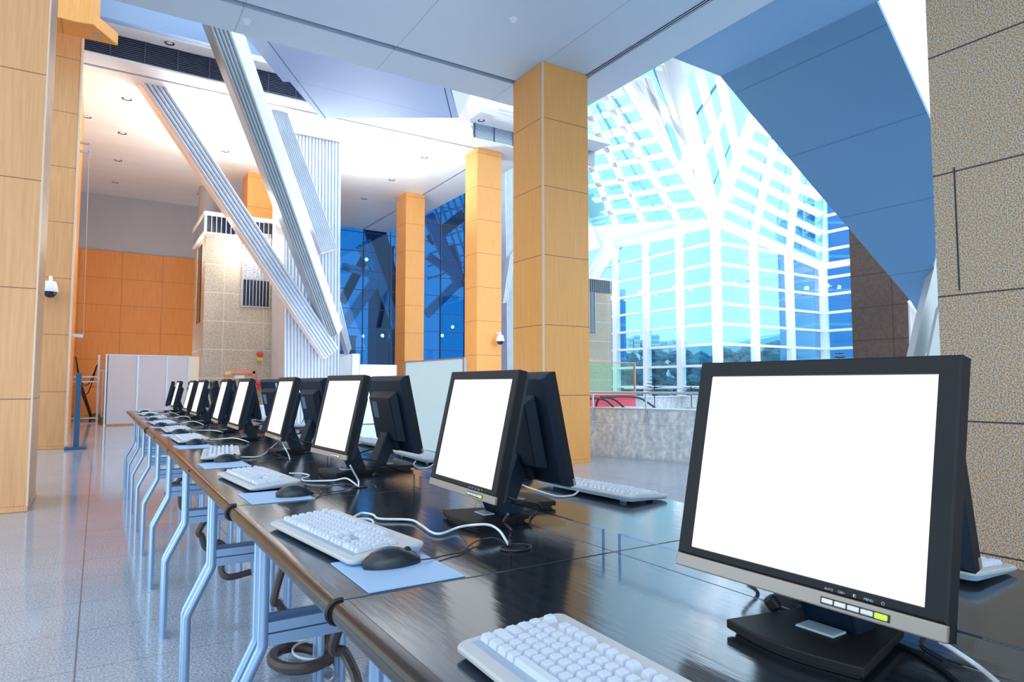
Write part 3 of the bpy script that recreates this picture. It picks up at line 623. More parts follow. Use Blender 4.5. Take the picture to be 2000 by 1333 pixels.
t = thing('far_parapet', 'pale marble balustrade on the far side of the escalator opening', 'parapet', (a[0], 19.5, 0))
MB().box(a[0], onY(1480, 777, 19.5)[0], 19.5, 19.8, 0, a[2]).build('slab', MT['marble'], t, True)
MB().box(a[0], onY(1480, 777, 19.5)[0], 19.45, 19.85, a[2], a[2]+.04).build('coping', MT['white'], t, True)
zr = onY(1300, 759, 19.6)[2]
MB().tube([(a[0], 19.6, zr), (onY(1480, 777, 19.5)[0], 19.6, zr)], .03, 8).build('rail', MT['alu'], t, True)
def plant(q, Y_, h, lb):
    P = onY(*q, Y_); P = np.array([P[0], P[1], 0]); z0 = onY(q[0], q[1], Y_)[2]
    t = thing('potted_plant', lb, 'plant', P)
    MB().tube([(0, 0, .3), (0, 0, z0+h*.2)], .018, 8).build('stem', MT['trunk'], t)
    MB().lathe([(.16, 0), (.22, .4), (.20, .4), (.18, .35)], n=16).build('pot', MT['concrete'], t)
    mb = MB()
    for lev in range(5):
        zz = z0-h*.5+lev*h*.25; L = h*.95*(1-lev*.15)
        for k in range(7):
            a_ = 2*math.pi*k/7+lev*.5; e = Vector((math.cos(a_)*L, math.sin(a_)*L, zz+L*.15)); sd = Vector((-math.sin(a_), math.cos(a_), 0))*h*.17
            m_ = e*.55+Vector((0, 0, zz*.45+.0)); 
            mb.add([Vector((0, 0, zz)), m_+sd, e, m_-sd, m_+Vector((0, 0, .03))], [(0, 1, 4), (1, 2, 4), (2, 3, 4), (3, 0, 4)])
    mb.build('leaves', MT['leaf'], t)
plant((1278, 752), 18.6, .55, 'small green plant in front of the glass wall beyond the handrail')
plant((1350, 760), 18.9, .55, 'second green plant, half hidden by the nearest monitor frame')
plant((1640, 708), 14.0, .60, 'green plant tip showing above the nearest monitor by the stone wall')

# ------------------------------------------------------------------ glazed atrium
C0 = atD(1403, 750, 40.0); xc, yc = C0[0], C0[1]
HUB = np.array([xc, yc, zat(1403, 430, C0)])
eA = onX(1185, 476, xc); eA2 = onX(1150, 484, xc)
eB = onY(1607, 521, yc); xb = eB[0]
zs = [zat(1403, y, C0) for y in (757, 714, 672, 632, 592, 552, 514, 473)]
aw = sthing('window_2', 'left glazed wall of the atrium with white mullions and trees behind', 'window', (xc, (yc+eA[1])/2, 0))
MB().prism([(xc+.15, yc, 0), (xc+.15, eA2[1]+6, 0), (xc+.15, eA2[1]+6, eA[2]), (xc+.15, yc, HUB[2])], (.04, 0, 0)).build('glass', MT['view_glass'], aw, True)
for q in (1263, 1329, 1203.4):
    y_ = onX(q, 600, xc)[1]; MB().box(xc-.2, xc+.2, y_-.22, y_+.22, 0, HUB[2]-.1).build('mullion', MT['white_steel'], aw, True)
MB().box(xc-.22, xc+.22, yc-.22, yc+.22, 0, HUB[2]).build('corner_mullion', MT['white_steel'], aw, True)
for z in zs: MB().box(xc-.08, xc+.1, yc, eA2[1]+6, z-.08, z+.08).build('transom', MT['white_steel'], aw, True)
bw = sthing('window_3', 'middle glazed wall of the atrium under the sloping eave', 'window', ((xc+xb)/2, yc, 0))
MB().prism([(xc, yc+.15, 0), (xb, yc+.15, 0), (xb, yc+.15, eB[2]), (xc, yc+.15, HUB[2])], (0, .04, 0)).build('glass', MT['view_glass'], bw, True)
def eaveB(x): return HUB[2]+(eB[2]-HUB[2])*(x-xc)/(xb-xc)
for q in (1473.4, 1543):
    x_ = onY(q, 600, yc)[0]; MB().box(x_-.22, x_+.22, yc-.2, yc+.2, 0, eaveB(x_)).build('mullion', MT['white_steel'], bw, True)
MB().box(xb-.25, xb+.25, yc-.2, yc+.2, 0, eB[2]).build('corner_mullion', MT['white_steel'], bw, True)
for z in zs:
    x_e = xb
    if z > eB[2]: x_e = xc+(xb-xc)*(HUB[2]-z)/(HUB[2]-eB[2])
    if x_e > xc+.5: MB().box(xc, x_e, yc-.08, yc+.1, z-.08, z+.08).build('transom', MT['white_steel'], bw, True)
cw = sthing('window_4', 'right glazed wall strip of the atrium beside the brown stone wall', 'window', (xb, yc-2, 0))
yC = onX(1662, 600, xb)[1]
zc_top = onY(1607, 388, yc)[2]
MB().box(xb+.15, xb+.19, yC-3, yc, 0, zc_top+3).build('glass', MT['view_glass'], cw, True)
MB().box(xb-.3, xb+.3, yc-.3, yc+.3, eB[2], zc_top+2).build('corner_mullion', MT['white_steel'], cw, True)
for z in [q for q in zs if q < eB[2]-.5]+[zat(1607, y, eB) for y in (521, 490, 456, 424)]:
    w_ = .22 if abs(z-eB[2]) < .1 else .09
    MB().box(xb-.08, xb+.1, yC-3, yc, z-w_, z+w_).build('transom', MT['white_steel'], cw, True)
# folded glass roof
D1 = 30.0
R1 = atD(1227, 169, 33); R2 = atD(1316, 122, 29); R3 = atD(1471, 229, 33)
def nrm(a, b, c): n_ = np.cross(b-a, c-a); return n_/np.linalg.norm(n_)
def facet(name, label, pts3, outline, bars, thick, thin):
    n_ = nrm(*pts3); p0 = pts3[0]
    if np.dot(n_, p0-O) < 0: n_ = -n_
    g_ = sthing(name, label, 'window', pts3[0])
    poly = [onP(*q, p0, n_)+n_*.12 for q in outline]
    MB().prism(poly, n_*.04).build('glass', MT['sky_glass'], g_, True)
    for (q0, q1, w_) in bars:
        MB().bar(onP(*q0, p0, n_), onP(*q1, p0, n_), w_, .16, n_).build('glazing_bar', MT['white_steel'] if w_ > .12 else MT['thin_bar'], g_, True)
    return g_
T1, T2, T3 = .62, .44, .05
facet('window_5', 'left folded roof facet of the glass atrium with a square glazing grid', (HUB, eA, R1),
      [(1400, 428), (1203, 442), (1150, 445), (1130, 330), (1130, 190), (1227, 160)],
      [((1149, 272), (1263, 240), T1), ((1150, 232), (1236, 208), T2), ((1150, 299), (1281, 271), T2), ((1150, 331), (1304, 300), T2), ((1150, 363), (1326, 331), T2), ((1160, 391), (1347, 361), T2),
       ((1180, 416), (1371, 396), T2), ((1172, 193), (1227, 175), T2), ((1176, 180), (1323, 427), T2), ((1146, 214), (1257, 436), T2), ((1142, 295), (1205, 442), T2),
       ((1166, 205), (1293, 430), T3), ((1196, 185), (1344, 425), T3)], T1, T3)
facet('window_6', 'narrow steep roof facet between the left and the middle white ribs', (HUB, R1, R2), [(1400, 425), (1227, 165), (1250, 130), (1316, 100)],
      [((1245, 154), (1358, 290), T1), ((1242, 160), (1310, 290), T2), ((1278, 134), (1362, 350), T3), ((1289, 135), (1357, 357), T2), ((1262, 150), (1330, 320), T3), ((1300, 125), (1375, 372), T2), ((1266, 150), (1300, 265), T2)], T1, T3)
facet('window_7', 'narrow steep roof facet between the middle and the right white ribs', (HUB, R2, R3), [(1400, 425), (1316, 105), (1400, 110), (1480, 225)],
      [((1363, 132), (1394, 248), T2), ((1395, 258), (1419, 360), T2), ((1404, 145), (1440, 306), T2), ((1375, 296), (1418, 212), T2), ((1394, 361), (1431, 274), T3), ((1359, 226), (1404, 160), T3),
       ((1344, 160), (1404, 405), T3), ((1335, 140), (1352, 125), T2)], T1, T3)
facet('window_8', 'right folded roof facet of the glass atrium above the sloping eave', (HUB, R3, eB), [(1400, 430), (1471, 224), (1520, 270), (1610, 380), (1607, 521)],
      [((1420, 401), (1603, 488), T2), ((1430, 371), (1603, 455), T2), ((1441, 340), (1603, 419), T2), ((1451, 309), (1604, 385), T1), ((1461, 278), (1560, 325), T2), ((1473, 243), (1510, 262), T2),
       ((1512, 270), (1475, 452), T2), ((1556, 330), (1542, 485), T2), ((1538, 315), (1516, 468), T3), ((1575, 352), (1566, 492), T3), ((1507, 270), (1463, 442), T3)], T1, T3)
st = thing('roof_rib_cluster', 'thick white tubular steel ribs meeting at one hub of the atrium roof', 'steel frame', HUB)
for e_, r_ in ((R1+(R1-HUB)*.05, .30), (R2+(R2-HUB)*.05, .42), (R3+(R3-HUB)*.03, .34), (eA, .42), (eB, .34)):
    MB().tube([HUB, e_], r_, 14).build('rib', MT['white_steel'], st, True, smooth=True)
MB().lathe([(.0, -.55), (.4, -.45), (.58, 0), (.4, .45), (.0, .55)], HUB, 16, False).build('hub', MT['white_steel'], st, True, smooth=True)
a = onX(1200, 470, xc)
st2 = thing('branching_strut', 'massive white branching steel strut at the left end of the atrium eave', 'steel strut', a)
for q0, q1, w_ in (((1196, 485), (1140, 330), 1.5), ((1200, 470), (1128, 590), 1.0), ((1196, 474), (1330, 449), .85)):
    p0, p1 = onX(*q0, xc-.4), onX(*q1, xc-.5); MB().tube([p0, p1], w_*.55, 16).build('arm', MT['white_steel'], st2, True, smooth=True)
# floodlights on the glass walls
FLQ = [(1391, 547), (1471, 548), (1615, 558), (1318, 562), (1250, 571), (1192, 582)]
for q in FLQ:
    P = onX(*q, xc-.55) if q[0] < 1404 else onY(*q, yc-.55) if q[0] < 1600 else onX(*q, xb-.55)
    t = thing('floodlight', 'small lit floodlight on a white transom of the atrium wall, '+place([a_[0] for a_ in FLQ], q[0]), 'floodlight', P, group='lit floodlights on the atrium glazing')
    MB().lathe([(.0, -.14), (.12, -.10), (.15, 0), (.12, .10), (.0, .14)], n=12, cap=False).build('bulb', emitter('atrium_bulb', (1, .98, .95), 25), t)
    MB().bar((0, 0, 0), (.0, .5, 0) if 1404 < q[0] < 1600 else (.5, 0, 0), .10, .10).build('bracket', MT['alu'], t)
# right granite tower seen past the column
Y2 = 27.0; a, b = onY(1146, 570, Y2), onY(1194, 570, Y2)
t = thing('granite_tower', 'second granite tower with a louvred top, seen right of the big wood column', 'tower', ((a[0]+b[0])/2, Y2+1, 0))
MB().box(a[0]-1.2, b[0], Y2, Y2+3, 0, a[2]).build('stone_shaft', MT['tower_stone'], t, True)
zt = onY(1170, 547, Y2)[2]
MB().box(a[0]-1.2, b[0]-.02, Y2+.03, Y2+2.9, a[2], zt).build('louvre_core', MT['window_dark'], t, True)
MB().box(a[0]-1.2, b[0]+.02, Y2-.05, Y2+3, zt, zt+.10).build('louvre_rail', MT['white_steel'], t, True)
for k in range(14): x = b[0]-(b[0]-a[0]+.1)*k/13; MB().box(x-.015, x+.015, Y2-.05, Y2, a[2], zt).build('fin', MT['alu'], t, True)
c_, d_ = onY(1151, 650, Y2), onY(1161, 572, Y2)
MB().box(c_[0], d_[0], Y2-.03, Y2+.01, c_[2], d_[2]).build('side_window', MT['window_dark'], t, True)
for k in range(5): x = c_[0]+(d_[0]-c_[0])*k/4; MB().box(x-.015, x+.015, Y2-.07, Y2-.03, c_[2], d_[2]).build('fin', MT['alu'], t, True)
# brown stone wall (front of the glass strip)
xs = xb*.62
ys0 = onX(1663, 600, xs)[1]; ys1 = onX(1779, 650, xs)[1]
struct('wall_right', MB().box(xs, xs+.8, ys1, ys0, 0, onX(1663, 380, xs)[2]), MT['brown_stone'], 'dark brown stone clad wall right of the atrium glass', 'wall')
# inclined blue plate
th_ = R(42); pn0 = np.array([12.0, 6.0, 5.2]); nn = np.cross(np.array([0, 1, 0]), np.array([math.cos(th_), 0, -math.sin(th_)])); nn = nn/np.linalg.norm(nn)
nn = nn if np.dot(nn, pn0-O) > 0 else -nn
def bp(q): return onP(*q, pn0, nn)
ol = [(1407, 149), (1471, 227), (1600, 379), (1700, 496), (1780, 590), (1797, 618), (1828, 500), (1822, 245), (1713, 3)]
bpn = thing('blue_bulkhead', 'giant inclined blue panelled plate hanging above the nearest monitor', 'bulkhead', bp((1600, 300)))
MB().prism([bp(q) for q in ol], nn*.06).build('soffit_panel', MT['blue_plate'], bpn, True)
zc_ = bp((1407, 149))[2]; 
c0 = bp((1407, 149)); c1_ = bp((1713, 3)); lf = onZ(1312, 112, zc_); lf2 = onZ(1309, 108, zc_)
MB().prism([c0, c1_, c1_+np.array([0, -4, 0]), (lf2[0], c1_[1]-4, zc_), lf2, lf], (0, 0, .35)).build('upper_soffit', MT['blue_light'], bpn, True)
# slanting concrete struts between the plate and the granite pillar
t = thing('concrete_strut', 'pale slanting concrete strut between the blue plate and the granite pillar', 'strut', onZ(1800, 760, .5))
MB().prism([onY(*q, 6.4) for q in ((1829, 505), (1846, 470), (1846, 560), (1806, 700), (1800, 740), (1774, 740), (1800, 620))], (.25, .25, 0)).build('shaft', MT['concrete'], t, True)
MB().prism([onY(*q, 6.0) for q in ((1834, 600), (1846, 580), (1846, 740), (1805, 740))], (.3, .2, 0)).build('fin', MT['concrete'], t, True)
t = thing('rib_screen', 'small pale ribbed screen between the stone wall and the concrete strut', 'screen', onX(1780, 650, xs*.98))
rq = [onX(*q, xs*.97) for q in ((1776, 590), (1802, 622), (1790, 745), (1779, 745))]; rq[2][2] = rq[3][2] = 0.0
ribbed(MB(), *rq, (.3, .2, 0), 4, .05).build('cladding', MT['white_steel'], t, True)
MB().bar(onX(1775, 588, xs*.965), onX(1800, 620, xs*.965), .1, .1).build('top_rail', MT['white_steel'], t, True)

# ------------------------------------------------------------------ outside
tag(MB().box(-200, 600, -60, 700, -1.5, -1.2).build('ground', MT['ground']), 'green ground outside beyond the glass', 'ground', kind='structure')
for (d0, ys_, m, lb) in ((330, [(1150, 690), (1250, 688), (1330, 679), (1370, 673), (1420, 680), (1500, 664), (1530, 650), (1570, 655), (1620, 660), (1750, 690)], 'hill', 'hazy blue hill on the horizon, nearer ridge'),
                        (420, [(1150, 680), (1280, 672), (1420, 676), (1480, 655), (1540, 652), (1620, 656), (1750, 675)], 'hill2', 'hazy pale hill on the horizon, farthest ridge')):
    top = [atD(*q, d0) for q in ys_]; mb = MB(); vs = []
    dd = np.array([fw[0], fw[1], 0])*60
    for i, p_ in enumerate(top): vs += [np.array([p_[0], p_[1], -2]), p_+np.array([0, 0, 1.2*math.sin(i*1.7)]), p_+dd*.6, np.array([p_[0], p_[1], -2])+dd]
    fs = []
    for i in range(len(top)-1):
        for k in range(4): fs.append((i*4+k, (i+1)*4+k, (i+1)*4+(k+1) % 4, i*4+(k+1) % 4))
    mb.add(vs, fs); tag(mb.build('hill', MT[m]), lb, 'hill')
BQ = ((1232, 9, 660, 3), (1244, 12, 655, 4), (1257, 6, 664, 3), (1279, 18, 654, 5), (1300, 9, 666, 3), (1318, 10, 664, 2), (1560, 8, 664, 2), (1580, 9, 662, 2))
for (qx, w, yt, n_) in BQ:
    a = atD(qx-w/2, yt, 230); b = atD(qx+w/2, yt, 230)
    t = thing('distant_building', 'white flat roofed building on the far ridge, '+place([a_[0] for a_ in BQ], qx), 'building', ((a[0]+b[0])/2, (a[1]+b[1])/2, 0), group='hazy buildings on the far ridge')
    dv_ = (b-a); wd = np.array([dv_[1], -dv_[0], 0]); wd = -wd/np.linalg.norm(wd)*6
    wd = wd if np.dot(wd, fw) > 0 else -wd
    a0 = np.array([a[0], a[1], -1.2]); b0 = np.array([b[0], b[1], -1.2])
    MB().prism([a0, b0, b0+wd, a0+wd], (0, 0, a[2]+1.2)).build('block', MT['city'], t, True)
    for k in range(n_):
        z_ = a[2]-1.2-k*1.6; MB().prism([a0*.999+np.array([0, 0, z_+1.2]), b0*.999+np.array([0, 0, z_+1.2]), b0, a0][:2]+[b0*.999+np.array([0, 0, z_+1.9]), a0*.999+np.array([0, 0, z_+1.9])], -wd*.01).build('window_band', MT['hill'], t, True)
# blue curtain wall building
a, b = atD(1584, 545, 62), atD(1700, 545, 62)
for lb, q0, q1, yt, d_ in (('tall blue glass building outside behind the right atrium wall', 1584, 1720, 400, 62), ('blue banded glass building outside beside the second granite tower', 1180, 1222, 583, 62)):
    a, b = atD(q0, yt, d_), atD(q1, yt, d_); t = thing('glass_building', lb, 'building', ((a[0]+b[0])/2, (a[1]+b[1])/2, 0))
    wd = np.array([fw[0], fw[1], 0])*8; zt_ = a[2]
    a0 = np.array([a[0], a[1], -1.2]); b0 = np.array([b[0], b[1], -1.2])
    MB().prism([a0, b0, b0+wd, a0+wd], (0, 0, zt_+1.2)).build('curtain_wall', MT['blue_tower_glass'], t, True)
    MB().prism([a0, b0, b0+wd, a0+wd], (0, 0, .8)).mapv(lambda v: v*1.0+Vector((0, 0, zt_+1.25))).build('roof_parapet', MT['city'], t, True)
def make_tree(seed, lb):
    rnd = random.Random(seed); t = thing('tree', lb, 'tree', (0, 0, 0))
    MB().tube([(0, 0, 0), (.1, 0, 2), (0, .1, 4.2)], .25, 8, radii=[.32, .24, .12]).build('trunk', MT['trunk'], t)
    mb = MB()
    for k in range(26):
        a_ = rnd.uniform(0, 2*math.pi); rr_ = rnd.uniform(0, 2.4); zc_ = rnd.uniform(1.6, 6.6); rr_ *= 1-.10*abs(zc_-3.5)
        c = Vector((rr_*math.cos(a_), rr_*math.sin(a_), zc_)); s_ = rnd.uniform(.7, 1.25)
        n = 9; rings = []
        for i in range(6):
            ph_ = math.pi*i/5
            rings.append([c+Vector((s_*math.sin(ph_)*math.cos(2*math.pi*j/n), s_*math.sin(ph_)*math.sin(2*math.pi*j/n), s_*.75*math.cos(ph_)))*rnd.uniform(.75, 1.2)-c*0 if False else c+Vector((math.sin(ph_)*math.cos(2*math.pi*j/n), math.sin(ph_)*math.sin(2*math.pi*j/n), .75*math.cos(ph_)))*s_*rnd.uniform(.72, 1.2) for j in range(n)])
        mb.add([v for g_ in rings for v in g_], [(i*n+j, i*n+(j+1) % n, (i+1)*n+(j+1) % n, (i+1)*n+j) for i in range(5) for j in range(n)])
    mb.build('crown', MT['foliage'], t)
    return t
prot = [make_tree(k, 'dense green tree outside beyond the atrium glass') for k in range(3)]
tp = [(x, 1) for x in range(1205, 1700, 66)]+[(x, 0) for x in range(1225, 1700, 62)]+[(x, 2) for x in range(1190, 1720, 46)]
for i, (qx, row) in enumerate(tp):
    o = prot[i] if i < 3 else copy_tree(prot[i % 3])
    P = atD(qx+random.uniform(-6, 6), 750, (58, 72, 120)[row]+random.uniform(-3, 3))
    s_ = (.62, .78, 1.30)[row]*random.uniform(.85, 1.12)
    o.location = (P[0], P[1], -1.2); o.scale = (s_, s_, s_); o.rotation_euler = (0, 0, random.uniform(0, 6))
    o['label'] = ('dense tree just outside the atrium glass, ', 'tree in the second row outside the glass, ', 'hazy tree on the ridge outside, ')[row]+place([q_[0] for q_ in tp if q_[1] == row], qx)
    o['group'] = ('front row of trees outside', 'second row of trees outside', 'ridge trees outside')[row]

# ------------------------------------------------------------------ desks
TZ = 1.005; XF, XC0, XC1, XBK = .335, .9495, .9505, 1.545; PITCH = 1.0; Y0 = .10; NT = 10
def edge_profile(x_out, x_in, th=.036, r=.017):
    s_ = 1 if x_in > x_out else -1
    pr = [(x_in, 0)]
    for k in range(9):
        a_ = math.pi/2+math.pi*k/8; pr.append((x_out+s_*r+s_*r*math.cos(a_), -th/2+th/2*math.sin(a_)))
    pr.append((x_in, -th)); return pr
def make_desk(front, y0):
    xo = XF if front else XBK; xi = XC0 if front else XC1; s_ = 1 if front else -1
    t = thing('desk', '', 'desk', ((xo+xi)/2, y0+.5, 0)); L = Vector(t.location)
    top = MB().box(min(xo+s_*.03, xi), max(xo+s_*.03, xi), y0+.002, y0+.998, TZ-.036, TZ); top.build('tabletop', MT['table'], t, True, bevel=.0015)
    pr = edge_profile(xo, xo+s_*.0305)
    MB().prism([(x, y0+.002, TZ+z) for x, z in pr], (0, .996, 0)).build('edge_band', MT['table_edge'], t, True, smooth=True)
    for yy in (y0+.035, y0+.965):
        xu = xo+s_*.10; xl = xo+s_*.008
        MB().tube([(xu, yy, TZ-.037), (xu, yy, .60), (xu-s_*.006, yy, .585), (xl+s_*.006, yy, .42), (xl, yy, .40), (xl, yy, 0)], .0165, 12).build('leg', MT['leg'], t, True, smooth=True)
        MB().tube([(xi-s_*.05, yy, TZ-.037), (xi-s_*.05, yy, 0)], .0165, 12).build('leg', MT['leg'], t, True, smooth=True)
        for z0_, z1_ in ((.635, .665), (.597, .630)):
            MB().box(min(xu, xi-s_*.05), max(xu, xi-s_*.05), yy-.009, yy+.009, z0_, z1_).build('crossbar', MT['leg'], t, True)
        MB().box(min(xu, xi-s_*.05), max(xu, xi-s_*.05), yy-.012, yy+.012, TZ-.065, TZ-.037).build('top_rail', MT['leg'], t, True)
    # cable grommet
    gx = .786 if front else 1.12
    if front: MB().lathe([(.024, .0005), (.026, .002), (.020, .004), (.016, .002)], (gx, y0+1.0-.855, TZ), 20).build('cable_grommet', MT['rubber'], t, True, smooth=True)
    MB().box(xo if front else xi, xi if front else xo, y0+.9975, y0+1.0, TZ-.03, TZ-.002).build('joint_strip', MT['rubber'], t, True)
    return t
ORD = ['nearest', 'second', 'third', 'fourth', 'fifth', 'sixth', 'seventh', 'eighth', 'ninth', 'farthest']
def which(i): return ORD[i]+(' from the camera' if 0 < i < 9 else '')
df = make_desk(True, Y0); db = make_desk(False, Y0)
for i in range(NT):
    for proto, side in ((df, 'front'), (db, 'rear')):
        o = proto if i == 0 else copy_tree(proto)
        if i: o.location = proto.location+Vector((0, i*PITCH, 0))
        o['label'] = 'tall black topped silver legged desk, %s in the %s row' % (which(i), 'aisle side' if side == 'front' else 'atrium side')
        o['group'] = 'desks of the aisle side row' if side == 'front' else 'desks of the atrium side row'
for yy, lb in ((Y0+1.0, 'black rubber strap around the desk edge at the nearest desk joint'), (Y0+2.0, 'black rubber cap on the desk edge at the second desk joint'), (Y0+6.0, 'black rubber cap on the desk edge at a far desk joint')):
    mb = MB(); pts = [(XF-.002+.019+.021*math.cos(a_), yy, TZ-.018+.020*math.sin(a_)) for a_ in [math.pi*.4+math.pi*1.2*k/12 for k in range(13)]]
    mb.tube(pts, .0035 if yy < 1.5 else .006, 8); tag(mb.build('rubber_clip', MT['rubber'], smooth=True), lb, 'clip')
def make_divider():
    t = thing('acrylic_divider', '', 'divider', (.93, 0, TZ))
    MB().box(-.003, .003, .012, .96, -.0015, .048).build('pane', MT['acrylic'], t)
    MB().box(-.0032, .0032, .011, .013, .0005, .048).box(-.0032, .0032, .9595, .961, .0005, .048).box(-.0032, .0032, .012, .96, .0475, .0488).build('polished_edge', MT['edge_acrylic'], t)
    return t
dv0 = make_divider()
for i in range(NT):
    o = dv0 if i == 0 else copy_tree(dv0)
    o.location = (.93, Y0+i, TZ); o['label'] = 'low clear acrylic divider along the desk centre seam, %s of the row' % which(i); o['group'] = 'clear acrylic dividers'

# ------------------------------------------------------------------ monitor
TILT = R(12.3)
def make_monitor():
    """faces local -X, origin on the table under the neck"""
    t = thing('monitor', '', 'monitor')
    cz_ = .240; px_ = -.045
    def tl(v):     # v: (depth back, side y, up) in panel frame -> local
        d, y, u = v
        return Vector((px_+d*math.cos(TILT)+u*math.sin(TILT), y, cz_+u*math.cos(TILT)-d*math.sin(TILT)))
    W2, T_, B_ = .193, .158, -.167; sw, sh = .1693, .1355
    # bezel ring
    bo = B_+.0198
    def ringq(d, e): return [(d, -W2+e, bo+e), (d, W2-e, bo+e), (d, W2-e, T_-e), (d, -W2+e, T_-e)]
    def inq(d, e): return [(d, -sw+e, -sh+e), (d, sw-e, -sh+e), (d, sw-e, sh-e), (d, -sw+e, sh-e)]
    vs = ringq(.024, 0)+ringq(.0025, 0)+ringq(0, .0025)+inq(0, 0)+inq(.005, .001); fs = []
    for k in range(4):
        for i_ in range(4): fs.append((k*4+i_, k*4+(i_+1) % 4, (k+1)*4+(i_+1) % 4, (k+1)*4+i_))
    fs.append((3, 2, 1, 0))
    MB().add(vs, fs).box(.0085, .024, -W2+.001, W2-.001, B_, bo).mapv(tl).build('bezel', MT['mon'], t)
    MB().box(.0035, .006, -sw, sw, -sh, sh).mapv(tl).build('screen', MT['screen'], t)
    sst = MB().box(-.0006, .0083, -W2, W2, B_, B_+.0195).mapv(tl).build('silver_strip', MT['silver_strip'], t, bevel=.002)
    bt_ = MB()
    # buttons sit on the strip at viewer's right (local +y is viewer's left when facing -X -> right is -y)
    for k in range(5):
        y1_ = -.050-k*.0165
        MB().box(-.0030, .0, y1_-.0152, y1_, B_+.006, B_+.0125).mapv(tl).build('button' if k < 4 else 'power_button', MT['btn'] if k < 4 else MT['led'], sst, bevel=.0012)
    MB().box(-.0016, -.0005, -.0500-.0835, -.0485, B_+.0048, B_+.0137).mapv(tl).build('button_recess', MT['rubber'], sst)
    # back shell: bevelled frame then housing
    f0 = [(.024, -W2, B_), (.024, W2, B_), (.024, W2, T_), (.024, -W2, T_)]
    f1 = [(.040, -W2+.014, B_+.014), (.040, W2-.014, B_+.014), (.040, W2-.014, T_-.014), (.040, -W2+.014, T_-.014)]
    bsh = MB().hexa(f0+f1).mapv(tl).build('back_shell', MT['mon_back'], t)
    h0 = [(.040, -.128, -.118), (.040, .128, -.118), (.040, .128, .100), (.040, -.128, .100)]
    h1 = [(.072, -.112, -.105), (.072, .112, -.105), (.072, .112, .078), (.072, -.112, .078)]
    hs = MB().hexa(h0+h1).mapv(tl).build('rear_housing', MT['mon_back'], t, bevel=.003)
    MB().box(.0722, .0728, -.085, -.030, -.010, .060).mapv(tl).build('rating_label', MT['sticker_dim'], hs)
    MB().box(.0402, .0410, -.155, -.115, -.150, -.100).mapv(tl).build('port_label', MT['sticker'], bsh)
    MB().box(.041, .058, -.140, -.128, -.122, -.098).mapv(tl).build('video_plug', MT['vga'], bsh, bevel=.002)
    # neck and base
    nk = MB().hexa([(.025, -.040, .008), (.025, .040, .008), (.075, .040, .008), (.075, -.040, .008)]+[tuple(tl(q)) for q in ((.030, -.036, -.10), (.030, .036, -.10), (.078, .036, -.07), (.078, -.036, -.07))])
    nk.build('neck', MT['mon_back'], t, bevel=.004)
    MB().hexa([tuple(tl(q)) for q in ((.024, -.05, B_+.01), (.024, .05, B_+.01), (.050, .045, B_+.01), (.050, -.045, B_+.01))]+[tuple(tl(q)) for q in ((.030, -.05, -.10), (.030, .05, -.10), (.070, .045, -.10), (.070, -.045, -.10))]).build('hinge_block', MT['mon_back'], t)
    # base plate with curved front
    n = 12; arc = [(-.078-.018*math.sin(math.pi*k/n), -.100+.200*k/n) for k in range(n+1)]
    pb = arc+[(.098, .062), (.100, .0), (.098, -.062)]
    bpl = MB().prism([(x, y, .006) for x, y in pb], (0, 0, .013)).build('base_plate', MT['mon'], t, bevel=.002)
    MB().prism([(x*.9, y*.9, 0.0005) for x, y in pb], (0, 0, .006)).build('base_foot', MT['rubber'], bpl)
    MB().hexa([(-.020, -.028, .0192), (-.020, .028, .0192), (.012, .028, .0192), (.012, -.028, .0192), (-.018, -.027, .0215), (-.018, .027, .0215), (.012, .027, .0215), (.012, -.027, .0215)]).build('base_sticker', MT['sticker'], bpl)
    # cable from plug down to table
    MB().tube(sm([tl((.060, -.134, -.122)), tl((.075, -.130, -.15)), (.095, -.115, .05), (.085, -.09, .010), (.06, -.13, .006)], 6), .0035, 8).build('video_cable', MT['cable_black'], t, smooth=True)
    return t, tl
mon, tl = make_monitor()
front = [(.823, .565, 1.6), (.836, 1.53, -2.1), (.808, 2.594, 3.5), (.813, 3.581, -1.2), (.775, 4.541, -.2), (.775, 5.322, -2.0), (.780, 6.658, .7), (.812, 7.69, -.3), (.780, 8.742, -.9), (.785, 9.60, -6)]
rear = [(1.12, .68, 0), (1.105, 1.675, 0), (1.10, 2.69, 1.5), (1.10, 3.86, 5), (1.10, 4.90, 9), (1.08, 5.70, 0), (1.09, 6.75, 7), (1.12, 7.85, 0), (1.10, 8.80, 3), (1.10, 9.75, 0)]
dz_ = TZ
mons_f = []
for i, (x, y, yw) in enumerate(front):
    o = mon if i == 0 else copy_tree(mon)
    a_ = R(yw); ox = .042; o.location = (x+ox*math.cos(a_), y+ox*math.sin(a_), TZ+.0003); o.rotation_euler = (0, 0, a_)
    o['label'] = 'monitor with blank white screen facing the aisle, %s' % which(i); o['category'] = 'monitor'; o['group'] = 'monitors facing the aisle'
    mons_f.append(o)
for i, (x, y, yw) in enumerate(rear):
    o = copy_tree(mon); a_ = math.pi+R(yw); o.location = (x+.042*math.cos(a_), y+.042*math.sin(a_), TZ+.0003); o.rotation_euler = (0, 0, a_)
    o['label'] = 'dark monitor back facing the atrium, %s' % which(i); o['category'] = 'monitor'; o['group'] = 'monitors facing the atrium'
    if i in (1, 4, 5):
        MB().box(.0402, .0408, -.178 if i == 1 else .10, -.145 if i == 1 else .13, .100, .138).mapv(tl).build('paper_sticker', MT['sticker'], o)
